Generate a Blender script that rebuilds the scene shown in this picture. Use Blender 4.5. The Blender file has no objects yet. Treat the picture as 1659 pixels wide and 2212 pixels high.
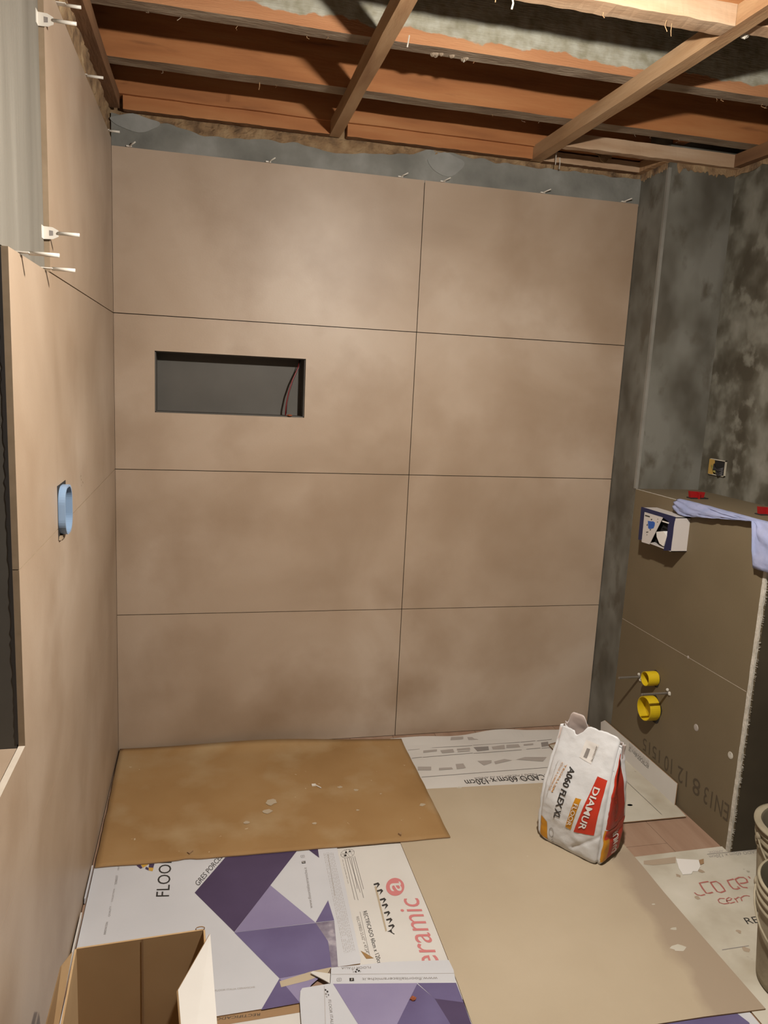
import bpy, bmesh, math, random
from mathutils import Matrix, Vector, noise
random.seed(7)
sc = bpy.context.scene
col = sc.collection

# ------------------------------------------------------------------ camera
cam_d = bpy.data.cameras.new('camera'); cam = bpy.data.objects.new('camera', cam_d); col.objects.link(cam)
cam_d.sensor_fit = 'HORIZONTAL'; cam_d.sensor_width = 36.0; cam_d.lens = 36.0 * 1643.32 / 1659.0
cam_d.clip_start = 0.02
cam.matrix_world = Matrix(((0.97359925, -0.00818384, -0.22811736, 0.34957),
                           (-0.22317481, 0.17572361, -0.95880875, -3.14465),
                           (0.04793234, 0.98440553, 0.16925795, 1.59216),
                           (0, 0, 0, 1)))
sc.camera = cam
# ------------------------------------------------------------------ world, view
w = bpy.data.worlds.new('world'); sc.world = w; w.use_nodes = True
w.node_tree.nodes['Background'].inputs[0].default_value = (1.0, 0.85, 0.68, 1)
w.node_tree.nodes['Background'].inputs[1].default_value = 0.01
sc.view_settings.view_transform = 'Standard'; sc.view_settings.look = 'None'
sc.view_settings.gamma = 1.0; sc.view_settings.use_curve_mapping = False
sc.view_settings.exposure = 0.0
LAMP = (1.06, -1.86, 2.34)
LAMP_STRENGTH = 3800.0
LAMP_COLOR = (1.0, 0.93, 0.83)

# ------------------------------------------------------------------ materials
def nt(name):
    m = bpy.data.materials.new(name); m.use_nodes = True
    t = m.node_tree; b = t.nodes['Principled BSDF']
    return m, t, b
def N(t, kind, **kw):
    n = t.nodes.new(kind)
    for k, v in kw.items(): setattr(n, k, v)
    return n
ALBEDO = 0.76
def rgb(c): return (c[0]*ALBEDO, c[1]*ALBEDO, c[2]*ALBEDO, 1)
def plain(name, c, rough=0.6, metal=0.0, spec=None, emis=None, strength=0.0):
    m, t, b = nt(name)
    b.inputs['Base Color'].default_value = rgb(c); b.inputs['Roughness'].default_value = rough
    b.inputs['Metallic'].default_value = metal
    if spec is not None: b.inputs['Specular IOR Level'].default_value = spec
    if emis: b.inputs['Emission Color'].default_value = (emis[0], emis[1], emis[2], 1); b.inputs['Emission Strength'].default_value = strength
    return m
def noisy(name, stops, scale=3.0, detail=5.0, rough=0.6, vec=(1, 1, 1), bump=0.0, bscale=60.0, spec=0.4,
          second=None, speck=None, distortion=0.0):
    """colour ramp over a world-space noise; optional second noise overlay and flecks"""
    m, t, b = nt(name)
    g = N(t, 'ShaderNodeNewGeometry'); mp = N(t, 'ShaderNodeMapping'); mp.inputs['Scale'].default_value = vec
    t.links.new(g.outputs['Position'], mp.inputs['Vector'])
    n = N(t, 'ShaderNodeTexNoise'); n.inputs['Scale'].default_value = scale; n.inputs['Detail'].default_value = detail
    n.inputs['Distortion'].default_value = distortion
    t.links.new(mp.outputs[0], n.inputs['Vector'])
    r = N(t, 'ShaderNodeValToRGB'); e = r.color_ramp.elements
    while len(e) < len(stops): e.new(0.5)
    for i, (p, c) in enumerate(stops): e[i].position = p; e[i].color = rgb(c)
    t.links.new(n.outputs['Fac'], r.inputs['Fac'])
    out = r.outputs['Color']
    if second:
        sc2, lo, hi, c2 = second
        n2 = N(t, 'ShaderNodeTexNoise'); n2.inputs['Scale'].default_value = sc2; n2.inputs['Detail'].default_value = 6
        t.links.new(mp.outputs[0], n2.inputs['Vector'])
        mr = N(t, 'ShaderNodeMapRange'); mr.inputs[1].default_value = lo; mr.inputs[2].default_value = hi
        t.links.new(n2.outputs['Fac'], mr.inputs[0])
        mx = N(t, 'ShaderNodeMix', data_type='RGBA'); t.links.new(mr.outputs[0], mx.inputs[0])
        t.links.new(out, mx.inputs[6]); mx.inputs[7].default_value = rgb(c2); out = mx.outputs[2]
    if speck:
        ssc, thr, c3 = speck
        n3 = N(t, 'ShaderNodeTexNoise'); n3.inputs['Scale'].default_value = ssc; n3.inputs['Detail'].default_value = 3
        t.links.new(g.outputs['Position'], n3.inputs['Vector'])
        mr = N(t, 'ShaderNodeMapRange'); mr.inputs[1].default_value = thr; mr.inputs[2].default_value = thr + 0.03
        t.links.new(n3.outputs['Fac'], mr.inputs[0])
        mx = N(t, 'ShaderNodeMix', data_type='RGBA'); t.links.new(mr.outputs[0], mx.inputs[0])
        t.links.new(out, mx.inputs[6]); mx.inputs[7].default_value = rgb(c3); out = mx.outputs[2]
    t.links.new(out, b.inputs['Base Color'])
    b.inputs['Roughness'].default_value = rough; b.inputs['Specular IOR Level'].default_value = spec
    if bump:
        n4 = N(t, 'ShaderNodeTexNoise'); n4.inputs['Scale'].default_value = bscale; n4.inputs['Detail'].default_value = 6
        t.links.new(mp.outputs[0], n4.inputs['Vector'])
        bp_ = N(t, 'ShaderNodeBump'); bp_.inputs['Strength'].default_value = bump; bp_.inputs['Distance'].default_value = 0.01
        t.links.new(n4.outputs['Fac'], bp_.inputs['Height']); t.links.new(bp_.outputs[0], b.inputs['Normal'])
    return m

M = {}
M['tile'] = noisy('porcelain_tile', [(0.30, (.355, .258, .178)), (0.45, (.435, .328, .238)), (0.58, (.48, .372, .28)), (0.72, (.535, .43, .338))], 1.5, 5, 0.45,
                  bump=0.03, bscale=150, second=(2.6, .47, .74, (.345, .245, .165)), distortion=.5)
M['cut_edge'] = noisy('pale_cut_edge', [(0.3, (.60, .52, .43)), (0.7, (.68, .60, .51))], 20, 4, 0.7)
M['tile_edge'] = noisy('tile_body', [(0.3, (.30, .22, .14)), (0.7, (.36, .27, .18))], 30, 4, 0.8)
M['grout_gap'] = plain('dark_joint_grout', (.012, .007, .004), 0.95)  # near-black grout bed seen through the tile joints
M['plaster'] = noisy('pale_plaster', [(0.3, (.155, .14, .114)), (0.55, (.20, .183, .152)), (0.75, (.245, .227, .193))], 2.2, 6, 0.85,
                     vec=(6, 6, .5), bump=.15, bscale=20, speck=(26, .74, (.15, .135, .11)))
M['rear_plaster'] = plain('dim_plaster', (.20, .17, .14), .9)
M['cement_light'] = noisy('fresh_cement', [(0.28, (.15, .152, .138)), (0.5, (.225, .226, .206)), (0.72, (.33, .333, .315))], 6, 5, 0.85,
                          bump=.25, bscale=40)
M['cement_pale'] = noisy('pale_mortar_smear', [(0.28, (.235, .24, .225)), (0.72, (.35, .355, .34))], 9, 5, 0.85, bump=.2, bscale=40)
M['cement_dark'] = noisy('drying_cement_render', [(0.34, (.062, .052, .034)), (0.46, (.10, .09, .066)), (0.56, (.16, .152, .122)), (0.72, (.25, .24, .205))],
                         8.0, 3, 0.85, vec=(1, 1, .9), bump=.12, bscale=30, second=(16, .54, .66, (.20, .19, .155)), distortion=.15)
M['cement_side'] = noisy('smooth_cement_render', [(0.34, (.085, .076, .058)), (0.5, (.145, .138, .115)), (0.66, (.20, .195, .17))],
                         5.0, 2.5, 0.8, vec=(1.2, 1.2, .8), bump=.05, bscale=30, second=(9, .56, .7, (.10, .088, .066)))
M['rubble'] = noisy('old_mortar_rubble', [(0.3, (.10, .06, .035)), (0.5, (.30, .19, .10)), (0.7, (.42, .30, .17))], 14, 7, 0.95, bump=.9, bscale=45)
M['board'] = noisy('tile_backer_board', [(0.3, (.155, .118, .068)), (0.6, (.18, .138, .082)), (0.8, (.20, .158, .10))], 2.5, 6, 0.7, bump=.04, bscale=200)
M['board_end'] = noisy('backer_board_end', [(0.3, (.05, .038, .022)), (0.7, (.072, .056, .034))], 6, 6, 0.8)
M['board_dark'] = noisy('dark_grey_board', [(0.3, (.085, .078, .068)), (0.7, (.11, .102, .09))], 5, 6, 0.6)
M['white_fill'] = noisy('white_filler', [(0.3, (.45, .42, .36)), (0.7, (.68, .64, .57))], 40, 5, 0.8, bump=.3, bscale=90)
M['joist'] = noisy('reddish_joist_wood', [(0.28, (.30, .11, .035)), (0.5, (.42, .165, .055)), (0.75, (.50, .225, .085))], 2.0, 8, 0.75,
                   vec=(1.2, 9, 9), bump=.1, bscale=14, second=(3, .62, .8, (.16, .06, .02)))
M['joist_under'] = noisy('dusty_joist_underside', [(0.28, (.20, .145, .10)), (0.5, (.30, .23, .165)), (0.75, (.42, .36, .28))], 6, 7, 0.9,
                         vec=(1.2, 4, 4), bump=.4, bscale=30)
M['joist_plaster'] = noisy('plaster_stained_joist', [(0.28, (.34, .145, .06)), (0.5, (.44, .20, .09)), (0.75, (.52, .27, .13))], 2.0, 8, 0.85, vec=(1.0, 9, 9), bump=.3, bscale=30)
def add_plaster(m):
    """rough old plaster left on the upper part of the joist with a ragged lower edge"""
    t = m.node_tree; b = t.nodes['Principled BSDF']; src = b.inputs['Base Color'].links[0].from_socket
    g = N(t, 'ShaderNodeNewGeometry'); sp = N(t, 'ShaderNodeSeparateXYZ'); t.links.new(g.outputs['Position'], sp.inputs[0])
    n = N(t, 'ShaderNodeTexNoise'); n.inputs['Scale'].default_value = 9; n.inputs['Detail'].default_value = 6; t.links.new(g.outputs['Position'], n.inputs['Vector'])
    a = N(t, 'ShaderNodeMath', operation='MULTIPLY_ADD'); t.links.new(n.outputs['Fac'], a.inputs[0]); a.inputs[1].default_value = .075; t.links.new(sp.outputs['Z'], a.inputs[2])
    mr = N(t, 'ShaderNodeMapRange'); mr.inputs[1].default_value = 2.640; mr.inputs[2].default_value = 2.644; t.links.new(a.outputs[0], mr.inputs[0])
    mx_ = N(t, 'ShaderNodeMapRange'); mx_.inputs[1].default_value = .28; mx_.inputs[2].default_value = .5; t.links.new(sp.outputs['X'], mx_.inputs[0])
    mul = N(t, 'ShaderNodeMath', operation='MULTIPLY'); t.links.new(mr.outputs[0], mul.inputs[0]); t.links.new(mx_.outputs[0], mul.inputs[1])
    n2 = N(t, 'ShaderNodeTexNoise'); n2.inputs['Scale'].default_value = 30; n2.inputs['Detail'].default_value = 6; t.links.new(g.outputs['Position'], n2.inputs['Vector'])
    r = N(t, 'ShaderNodeValToRGB'); r.color_ramp.elements[0].position = .3; r.color_ramp.elements[0].color = rgb((.27, .25, .175)); r.color_ramp.elements[1].position = .65; r.color_ramp.elements[1].color = rgb((.44, .43, .36))
    t.links.new(n2.outputs['Fac'], r.inputs[0])
    mx = N(t, 'ShaderNodeMix', data_type='RGBA'); t.links.new(mul.outputs[0], mx.inputs[0]); t.links.new(src, mx.inputs[6]); t.links.new(r.outputs[0], mx.inputs[7]); t.links.new(mx.outputs[2], b.inputs['Base Color'])
add_plaster(M['joist_plaster'])
M['batten'] = noisy('pale_batten_wood', [(0.28, (.30, .16, .075)), (0.5, (.44, .27, .14)), (0.75, (.54, .36, .21))], 2.0, 8, 0.75,
                    vec=(9, 1.5, 9), bump=.15, bscale=14)
M['batten_x'] = noisy('pale_batten_wood_cross', [(0.28, (.34, .20, .11)), (0.5, (.48, .32, .20)), (0.75, (.58, .43, .30))], 2.0, 8, 0.75,
                      vec=(1.5, 9, 9), bump=.15, bscale=14)
M['batten_old'] = noisy('dark_batten_wood', [(0.3, (.15, .07, .032)), (0.6, (.22, .11, .05)), (0.8, (.28, .15, .075))], 2.0, 8, 0.8, vec=(9, 1.5, 9), bump=.2, bscale=14)
M['deck'] = noisy('dark_roof_boards', [(0.3, (.035, .018, .01)), (0.7, (.06, .03, .016))], 3, 6, 0.9, vec=(6, 1, 1))
M['kraft_a'] = noisy('kraft_cardboard_warm', [(0.3, (.29, .16, .055)), (0.55, (.345, .20, .078)), (0.75, (.385, .24, .105))], 2.6, 6, 0.85,
                     second=(4.0, .52, .75, (.42, .29, .15)), speck=(34, .735, (.55, .43, .28)), bump=.05, bscale=80)
M['kraft_c'] = noisy('kraft_cardboard_dusty', [(0.3, (.43, .345, .24)), (0.55, (.475, .388, .275)), (0.75, (.51, .42, .305))], 1.8, 6, 0.85,
                     speck=(40, .765, (.60, .52, .40)), bump=.04, bscale=80)
M['kraft_dust'] = noisy('cement_dust_smear', [(0.3, (.36, .28, .20)), (0.7, (.41, .325, .24))], 7, 5, 0.9)
M['kraft_dust2'] = noisy('cement_dust_smear_dark', [(0.3, (.30, .23, .16)), (0.7, (.36, .28, .20))], 7, 5, 0.9)
def add_smear(m):
    """a grey trail of cement dust worn along one edge of the sheet"""
    t = m.node_tree; b = t.nodes['Principled BSDF']; src = b.inputs['Base Color'].links[0].from_socket
    g = N(t, 'ShaderNodeNewGeometry'); sp = N(t, 'ShaderNodeSeparateXYZ'); t.links.new(g.outputs['Position'], sp.inputs[0])
    n = N(t, 'ShaderNodeTexNoise'); n.inputs['Scale'].default_value = 7; n.inputs['Detail'].default_value = 5; t.links.new(g.outputs['Position'], n.inputs['Vector'])
    a = N(t, 'ShaderNodeMath', operation='MULTIPLY_ADD'); t.links.new(sp.outputs['Y'], a.inputs[0]); a.inputs[1].default_value = -.15; t.links.new(sp.outputs['X'], a.inputs[2])
    c = N(t, 'ShaderNodeMath', operation='MULTIPLY_ADD'); t.links.new(n.outputs['Fac'], c.inputs[0]); c.inputs[1].default_value = .10; t.links.new(a.outputs[0], c.inputs[2])
    mr = N(t, 'ShaderNodeMapRange'); mr.inputs[1].default_value = 1.915; mr.inputs[2].default_value = 1.955; t.links.new(c.outputs[0], mr.inputs[0])
    my = N(t, 'ShaderNodeMapRange'); my.inputs[1].default_value = -.93; my.inputs[2].default_value = -.99; t.links.new(sp.outputs['Y'], my.inputs[0])
    mul = N(t, 'ShaderNodeMath', operation='MULTIPLY'); t.links.new(mr.outputs[0], mul.inputs[0]); t.links.new(my.outputs[0], mul.inputs[1])
    mx = N(t, 'ShaderNodeMix', data_type='RGBA'); t.links.new(mul.outputs[0], mx.inputs[0]); t.links.new(src, mx.inputs[6]); mx.inputs[7].default_value = rgb((.365, .285, .205)); t.links.new(mx.outputs[2], b.inputs['Base Color'])
add_smear(M['kraft_c'])
M['kraft_box'] = noisy('kraft_box_inside', [(0.3, (.43, .275, .135)), (0.6, (.50, .335, .175)), (0.8, (.54, .375, .205))], 4, 5, 0.85)
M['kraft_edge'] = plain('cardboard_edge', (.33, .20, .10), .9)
M['carton'] = noisy('white_carton', [(0.3, (.62, .59, .555)), (0.7, (.70, .675, .64))], 3, 5, 0.6)
M['carton_dirty'] = noisy('dirty_white_carton', [(0.32, (.42, .375, .29)), (0.5, (.55, .51, .425)), (0.7, (.62, .58, .50))], 4, 6, 0.75, speck=(17, .70, (.33, .30, .24)))
M['carton_lilac'] = noisy('cool_white_carton', [(0.3, (.56, .565, .60)), (0.7, (.63, .635, .67))], 3, 5, 0.5)
M['purple_dark'] = noisy('dark_purple_print', [(0.3, (.058, .038, .09)), (0.7, (.088, .062, .135))], 4, 5, 0.45)
M['purple_mid'] = noisy('mid_purple_print', [(0.3, (.105, .08, .185)), (0.7, (.16, .135, .27))], 5, 5, 0.42)
M['purple_light'] = noisy('light_purple_print', [(0.3, (.235, .20, .345)), (0.7, (.30, .265, .42))], 4, 5, 0.45)
M['tape'] = noisy('clear_tape', [(0.35, (.16, .13, .19)), (0.55, (.28, .25, .31)), (0.7, (.52, .48, .52))], 22, 4, 0.2)
M['ink'] = plain('black_ink', (.03, .026, .024), .6)
M['ink_grey'] = plain('grey_ink', (.26, .235, .22), .7)
M['ink_pale'] = plain('pale_grey_ink', (.40, .36, .33), .7)
M['ink_pink'] = plain('pink_ink', (.60, .20, .20), .6)
M['ink_red'] = plain('worn_red_ink', (.40, .13, .11), .7)
M['ink_board'] = plain('board_stamp', (.085, .062, .036), .8)
M['print_yellow'] = plain('yellow_print', (.60, .35, .05), .6)
M['bag_white'] = noisy('white_paper_sack', [(0.3, (.70, .71, .73)), (0.7, (.80, .81, .83))], 6, 5, 0.42, bump=.3, bscale=22)
M['bag_in'] = plain('sack_inside_paper', (.58, .48, .44), .8)
M['bag_red'] = plain('red_print', (.58, .035, .012), .42)
M['bag_darkred'] = plain('dark_red_print', (.34, .03, .016), .42)
M['bag_orange'] = plain('orange_print', (.62, .27, .01), .42)
M['bag_text_orange'] = plain('orange_lettering', (.70, .36, .13), .5)
M['white_print'] = plain('white_lettering', (.80, .77, .74), .45)
M['bucket'] = noisy('cement_caked_bucket', [(0.3, (.25, .21, .14)), (0.5, (.34, .295, .205)), (0.7, (.44, .39, .29))], 7, 6, 0.75, bump=.3, bscale=30)
M['bead'] = noisy('cement_smeared_bead', [(0.3, (.19, .18, .155)), (0.7, (.28, .27, .24))], 8, 5, .8)
M['bucket_in'] = noisy('bucket_inside', [(0.3, (.10, .085, .055)), (0.7, (.17, .145, .095))], 7, 6, 0.85)
M['plank'] = noisy('rosy_wood_floor', [(0.3, (.30, .185, .125)), (0.5, (.36, .23, .16)), (0.7, (.41, .28, .20))], 2.0, 7, 0.5, vec=(8, 1, 1), bump=.05, bscale=30)
M['subfloor'] = plain('screed', (.12, .10, .08), .9)
M['clip'] = plain('white_plastic', (.78, .74, .67), .4)
M['blue_box'] = plain('pale_blue_plastic', (.27, .40, .60), .42)
M['yellow'] = plain('yellow_plastic', (.70, .50, .012), .42)
M['yellow_box'] = plain('ochre_plastic', (.48, .30, .07), .6)
M['cable_dark'] = plain('dark_cable', (.035, .032, .035), .5)
M['cable_pale'] = plain('yellow_green_cable', (.40, .36, .10), .5)
M['metal'] = plain('zinc_steel', (.45, .42, .38), .35, 0.9)
M['navy'] = plain('navy_card', (.010, .015, .070), .5)
M['label_white'] = plain('white_card', (.62, .58, .56), .55)
M['device_blue'] = plain('bright_blue_print', (.02, .10, .42), .5)
M['black'] = plain('black_cavity', (.012, .01, .009), .8)
M['cloth'] = noisy('lavender_cloth', [(0.3, (.27, .31, .50)), (0.6, (.34, .37, .57)), (0.8, (.39, .42, .60))], 14, 5, 0.9, bump=.4, bscale=25)
M['red_plastic'] = plain('red_plastic', (.33, .008, .01), .4)
M['red_wire'] = plain('red_wire', (.20, .008, .010), .35)
M['brick_chip'] = plain('brick_red', (.36, .10, .04), .8)
M['lamp_glow'] = plain('bulb_glass', (1, 1, 1), .3, emis=LAMP_COLOR, strength=LAMP_STRENGTH)
M['lamp_black'] = plain('black_socket', (.03, .03, .03), .5)

# ------------------------------------------------------------------ object helpers
WL = {}
def obj(name, verts, faces, mat, parent=None, mids=None, smooth=False):
    vs = [Vector(v) for v in verts]
    lo = [min(v[i] for v in vs) for i in range(3)]; hi = [max(v[i] for v in vs) for i in range(3)]
    c = Vector(((lo[0]+hi[0])/2, (lo[1]+hi[1])/2, lo[2]))
    me = bpy.data.meshes.new(name); me.from_pydata([v - c for v in vs], [], faces)
    for mm in (mat if isinstance(mat, (list, tuple)) else [mat]): me.materials.append(M[mm])
    if mids:
        for p, i in zip(me.polygons, mids): p.material_index = i
    if smooth:
        for p in me.polygons: p.use_smooth = True
    me.update()
    o = bpy.data.objects.new(name, me); col.objects.link(o); WL[o.name] = c
    if parent: o.parent = parent; o.location = c - WL[parent.name]
    else: o.location = c
    return o
def empty(name, loc):
    o = bpy.data.objects.new(name, None); col.objects.link(o); o.location = loc; WL[o.name] = Vector(loc)
    o.empty_display_size = .05
    return o
def tag(o, label=None, cat=None, group=None, kind=None):
    if label: o['label'] = label
    if cat: o['category'] = cat
    if group: o['group'] = group
    if kind: o['kind'] = kind
    return o
class MB:
    def __init__(s): s.v = []; s.f = []; s.m = []
    def box(s, x0, x1, y0, y1, z0, z1, mats=0):
        b = len(s.v)
        s.v += [(x0,y0,z0),(x1,y0,z0),(x1,y1,z0),(x0,y1,z0),(x0,y0,z1),(x1,y0,z1),(x1,y1,z1),(x0,y1,z1)]
        s.f += [tuple(b+i for i in q) for q in ((0,3,2,1),(4,5,6,7),(0,1,5,4),(1,2,6,5),(2,3,7,6),(3,0,4,7))]
        s.m += list(mats) if isinstance(mats, (list, tuple)) else [mats]*6      # -z +z -y +x +y -x
        return s
    def prism(s, pts, axis, a0, a1, m=0, mcap=None):
        """outline pts (2d) extruded along axis 'x','y','z' from a0 to a1"""
        b = len(s.v); n = len(pts)
        for a in (a0, a1):
            for p in pts: s.v.append({'x': (a, p[0], p[1]), 'y': (p[0], a, p[1]), 'z': (p[0], p[1], a)}[axis])
        s.f += [tuple(range(b+n-1, b-1, -1)), tuple(range(b+n, b+2*n))]
        s.m += [m, m if mcap is None else mcap]
        for i in range(n):
            j = (i+1) % n; s.f.append((b+i, b+j, b+n+j, b+n+i)); s.m.append(m)
        return s
    def tube(s, path, r, n=8, m=0, cap=True):
        b = len(s.v); path = [Vector(p) for p in path]; k = len(path)
        for i, p in enumerate(path):
            d = (path[min(i+1, k-1)] - path[max(i-1, 0)]).normalized()
            a = d.orthogonal().normalized(); 
            ref = Vector((0, 0, 1)) if abs(d.z) < .9 else Vector((1, 0, 0))
            a = d.cross(ref).normalized(); c = d.cross(a)
            rr = r[i] if isinstance(r, (list, tuple)) else r
            for q in range(n):
                t_ = 2*math.pi*q/n; s.v.append(tuple(p + a*math.cos(t_)*rr + c*math.sin(t_)*rr))
        for i in range(k-1):
            for q in range(n):
                s.f.append((b+i*n+q, b+i*n+(q+1) % n, b+(i+1)*n+(q+1) % n, b+(i+1)*n+q)); s.m.append(m)
        if cap:
            s.f.append(tuple(b+q for q in range(n))); s.m.append(m)
            s.f.append(tuple(b+(k-1)*n+q for q in range(n-1, -1, -1))); s.m.append(m)
        return s
    def lathe(s, prof, c, n=40, axis='z', m=0, wob=None):
        """prof: (radius, height) list around axis through c"""
        b = len(s.v); k = len(prof)
        for i, (r, h) in enumerate(prof):
            for q in range(n):
                t_ = 2*math.pi*q/n; rr = r*(1+(wob(t_, i) if wob else 0))
                u, w_ = rr*math.cos(t_), rr*math.sin(t_)
                s.v.append((c[0]+u, c[1]+w_, c[2]+h) if axis == 'z' else (c[0]+h, c[1]+u, c[2]+w_))
        for i in range(k-1):
            for q in range(n):
                s.f.append((b+i*n+q, b+i*n+(q+1) % n, b+(i+1)*n+(q+1) % n, b+(i+1)*n+q))
                s.m.append(m[i] if isinstance(m, (list, tuple)) else m)
        return s
    def build(s, name, mat, parent=None, smooth=False):
        o = obj(name, s.v, s.f, mat, parent, s.m, smooth)
        bm = bmesh.new(); bm.from_mesh(o.data); bmesh.ops.recalc_face_normals(bm, faces=bm.faces); bm.to_mesh(o.data); bm.free()
        return o
def box(name, x0, x1, y0, y1, z0, z1, mat, parent=None, mats=0):
    return MB().box(x0, x1, y0, y1, z0, z1, mats).build(name, mat, parent)
def flat(name, pts3, mat, parent):
    """a flat printed patch (one polygon)"""
    o = obj(name, pts3, [tuple(range(len(pts3)))], mat, parent)
    return o
def text_mesh(txt, bold=0.0):
    cu = bpy.data.curves.new('lettering', 'FONT'); cu.body = txt; cu.size = 1.0; cu.resolution_u = 3; cu.offset = bold
    o = bpy.data.objects.new('lettering', cu); col.objects.link(o)
    dg = bpy.context.evaluated_depsgraph_get(); me = bpy.data.meshes.new_from_object(o.evaluated_get(dg))
    bpy.data.objects.remove(o); bpy.data.curves.remove(cu)
    vs = [(v.co.x, v.co.y) for v in me.vertices]; fs = [tuple(p.vertices) for p in me.polygons]
    bpy.data.meshes.remove(me)
    x0 = min(v[0] for v in vs); x1 = max(v[0] for v in vs)
    return [((a-x0)/(x1-x0), b/0.70) for a, b in vs], fs
def lettering(parent, txt, fn, p0, p1, top, mat, name='lettering', bold=0):
    """p0 -> p1 baseline ends, top = point at cap height above p0; fn maps the 2d plane to 3d"""
    vs, fs = text_mesh(txt, bold)
    ax = (p1[0]-p0[0], p1[1]-p0[1]); ay = (top[0]-p0[0], top[1]-p0[1])
    out = [fn(p0[0]+u*ax[0]+v*ay[0], p0[1]+u*ax[1]+v*ay[1]) for u, v in vs]
    return obj(name, out, fs, mat, parent)
def onz(z): return lambda a, b: (a, b, z)
def onx(x): return lambda a, b: (x, a, b)

# ================================================================== SETTING
# floor: screed slab and long planks
floor = tag(box('floor', -0.02, 2.6, -4.05, 0.02, -0.05, -0.012, 'subfloor'), 'rosy brown wood plank floor under the cartons', 'floor', kind='structure')
pw = 0.198
k = 0
x = 0.0
while x < 2.47:
    off = (0.35, 0.95, 0.05, 0.65)[k % 4]
    ys = [0.0] + [-(off + 1.2*i) for i in range(0, 4) if off + 1.2*i < 4.0] + [-4.0]
    for i in range(len(ys)-1):
        if ys[i]-ys[i+1] > 0.03:
            box('plank', x+.0008, min(x+pw, 2.475)-.0008, ys[i+1]+.0008, ys[i]-.0008, -0.012, 0.0, 'plank', floor)
    x += pw; k += 1

# back wall (masonry with the niche left open), tiles 12 mm proud with faces on y = 0
NX0, NX1, NZ0, NZ1, ND = 0.151, 0.741, 1.428, 1.666, 0.095
mb = MB()
mb.box(-0.3, NX0, 0.012, 0.3, -0.05, 2.85); mb.box(NX1, 2.8, 0.012, 0.3, -0.05, 2.85)
mb.box(NX0, NX1, 0.012, 0.3, -0.05, NZ0); mb.box(NX0, NX1, 0.012, 0.3, NZ1, 2.85)
wall_back = tag(mb.build('wall_back', 'rubble'), 'back wall clad in large beige tiles with a niche', 'wall', kind='structure')
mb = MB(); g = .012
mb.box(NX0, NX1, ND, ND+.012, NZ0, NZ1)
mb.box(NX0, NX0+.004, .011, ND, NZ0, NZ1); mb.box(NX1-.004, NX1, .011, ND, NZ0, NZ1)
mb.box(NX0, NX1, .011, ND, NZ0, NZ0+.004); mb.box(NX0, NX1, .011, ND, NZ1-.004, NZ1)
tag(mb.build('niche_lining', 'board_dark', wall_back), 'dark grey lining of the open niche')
G = 0.0015
def tile_y(x0, x1, z0, z1):
    return MB().box(x0, x1, 0.0, 0.0125, z0, z1, (1, 1, 0, 1, 1, 1)).build('tile', ['tile', 'tile_edge'], wall_back)
for r in range(4):
    z0, z1 = r*0.6+G, (r+1)*0.6-G
    if r == 2:
        mb = MB(); e = (1, 1, 0, 1, 1, 1)
        xs = [0.001, NX0, NX1, 1.2-G]; zs = [z0, NZ0, NZ1, z1]
        vv, ff, mm = [], [], []
        for y in (0.0, 0.0125):
            for zz in zs:
                for xx in xs: vv.append((xx, y, zz))
        for L_ in (0, 1):
            for j in range(3):
                for i in range(3):
                    if (i, j) == (1, 1): continue
                    a = L_*16+j*4+i; q = (a, a+1, a+5, a+4); ff.append(q if L_ == 0 else q[::-1]); mm.append(0 if L_ == 0 else 1)
        def side(a, b): ff.append((a, b, b+16, a+16)); mm.append(1)
        for i in range(3): side(i, i+1); side(12+i, 13+i); side(i*4, i*4+4); side(i*4+3, i*4+7)
        side(5, 6); side(9, 10); side(5, 9); side(6, 10)
        mb.v, mb.f, mb.m = vv, ff, mm
        mb.build('tile', ['tile', 'tile_edge'], wall_back)
    else:
        tile_y(0.001, 1.2-G, z0, z1)
    tile_y(1.2+G, 2.1615, z0, z1)
box('joint_bed', 0.0, 2.165, 0.0105, 0.0122, 0.0, NZ0-.01, 'grout_gap', wall_back)
box('joint_bed', NX1+.01, 2.165, 0.0105, 0.0122, NZ0-.01, 2.398, 'grout_gap', wall_back)
box('joint_bed', 0.0, NX1+.01, 0.0105, 0.0122, NZ1+.01, 2.398, 'grout_gap', wall_back)
# cement coat above the tiles with a ragged top edge
def ragged(x0, x1, n, base, amp, seed):
    out = []
    for i in range(n+1):
        x = x0+(x1-x0)*i/n
        out.append((x, base + amp*noise.noise((x*5.0+seed, seed, 0)) + amp*.7*noise.noise((x*17+seed, 3, seed)) + amp*.35*noise.noise((x*60, seed, 1))))
    return out
top = []
for (x, z) in ragged(0.0, 2.165, 130, 0, .016, 4.0):
    b = 2.482 + .030*max(0, min(1, (0.28-x)/0.2)) - .018*math.exp(-((x-.35)/.1)**2) - .02*math.exp(-((x-.85)/.12)**2) + .022*math.exp(-((x-1.27)/.12)**2) + .016*max(0, min(1, (x-1.0)/.25))
    top.append((x, min(2.518, b+z)))
mb = MB().prism([(0.0, 2.39)] + [(2.165, 2.39)] + top[::-1], 'y', 0.002, 0.0121)
tag(mb.build('cement_coat', 'cement_light', wall_back), 'blue grey cement coat with ragged top edge')
blob = []
for i in range(26):
    a = 2*math.pi*i/26; blob.append((1.285+.075*math.cos(a)*(1+.12*math.sin(3*a)), 2.468+.042*math.sin(a)*(1+.1*math.sin(4*a+1))))
tag(MB().prism(blob, 'y', -0.0015, 0.004).build('mortar_patch', 'cement_pale', wall_back), 'round pale smear of mortar')
blob = []
for i in range(26):
    a = 2*math.pi*i/26; blob.append((.085+.085*math.cos(a)*(1+.12*math.sin(3*a)), 2.485+.028*math.sin(a)*(1+.15*math.sin(4*a+1))))
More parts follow.
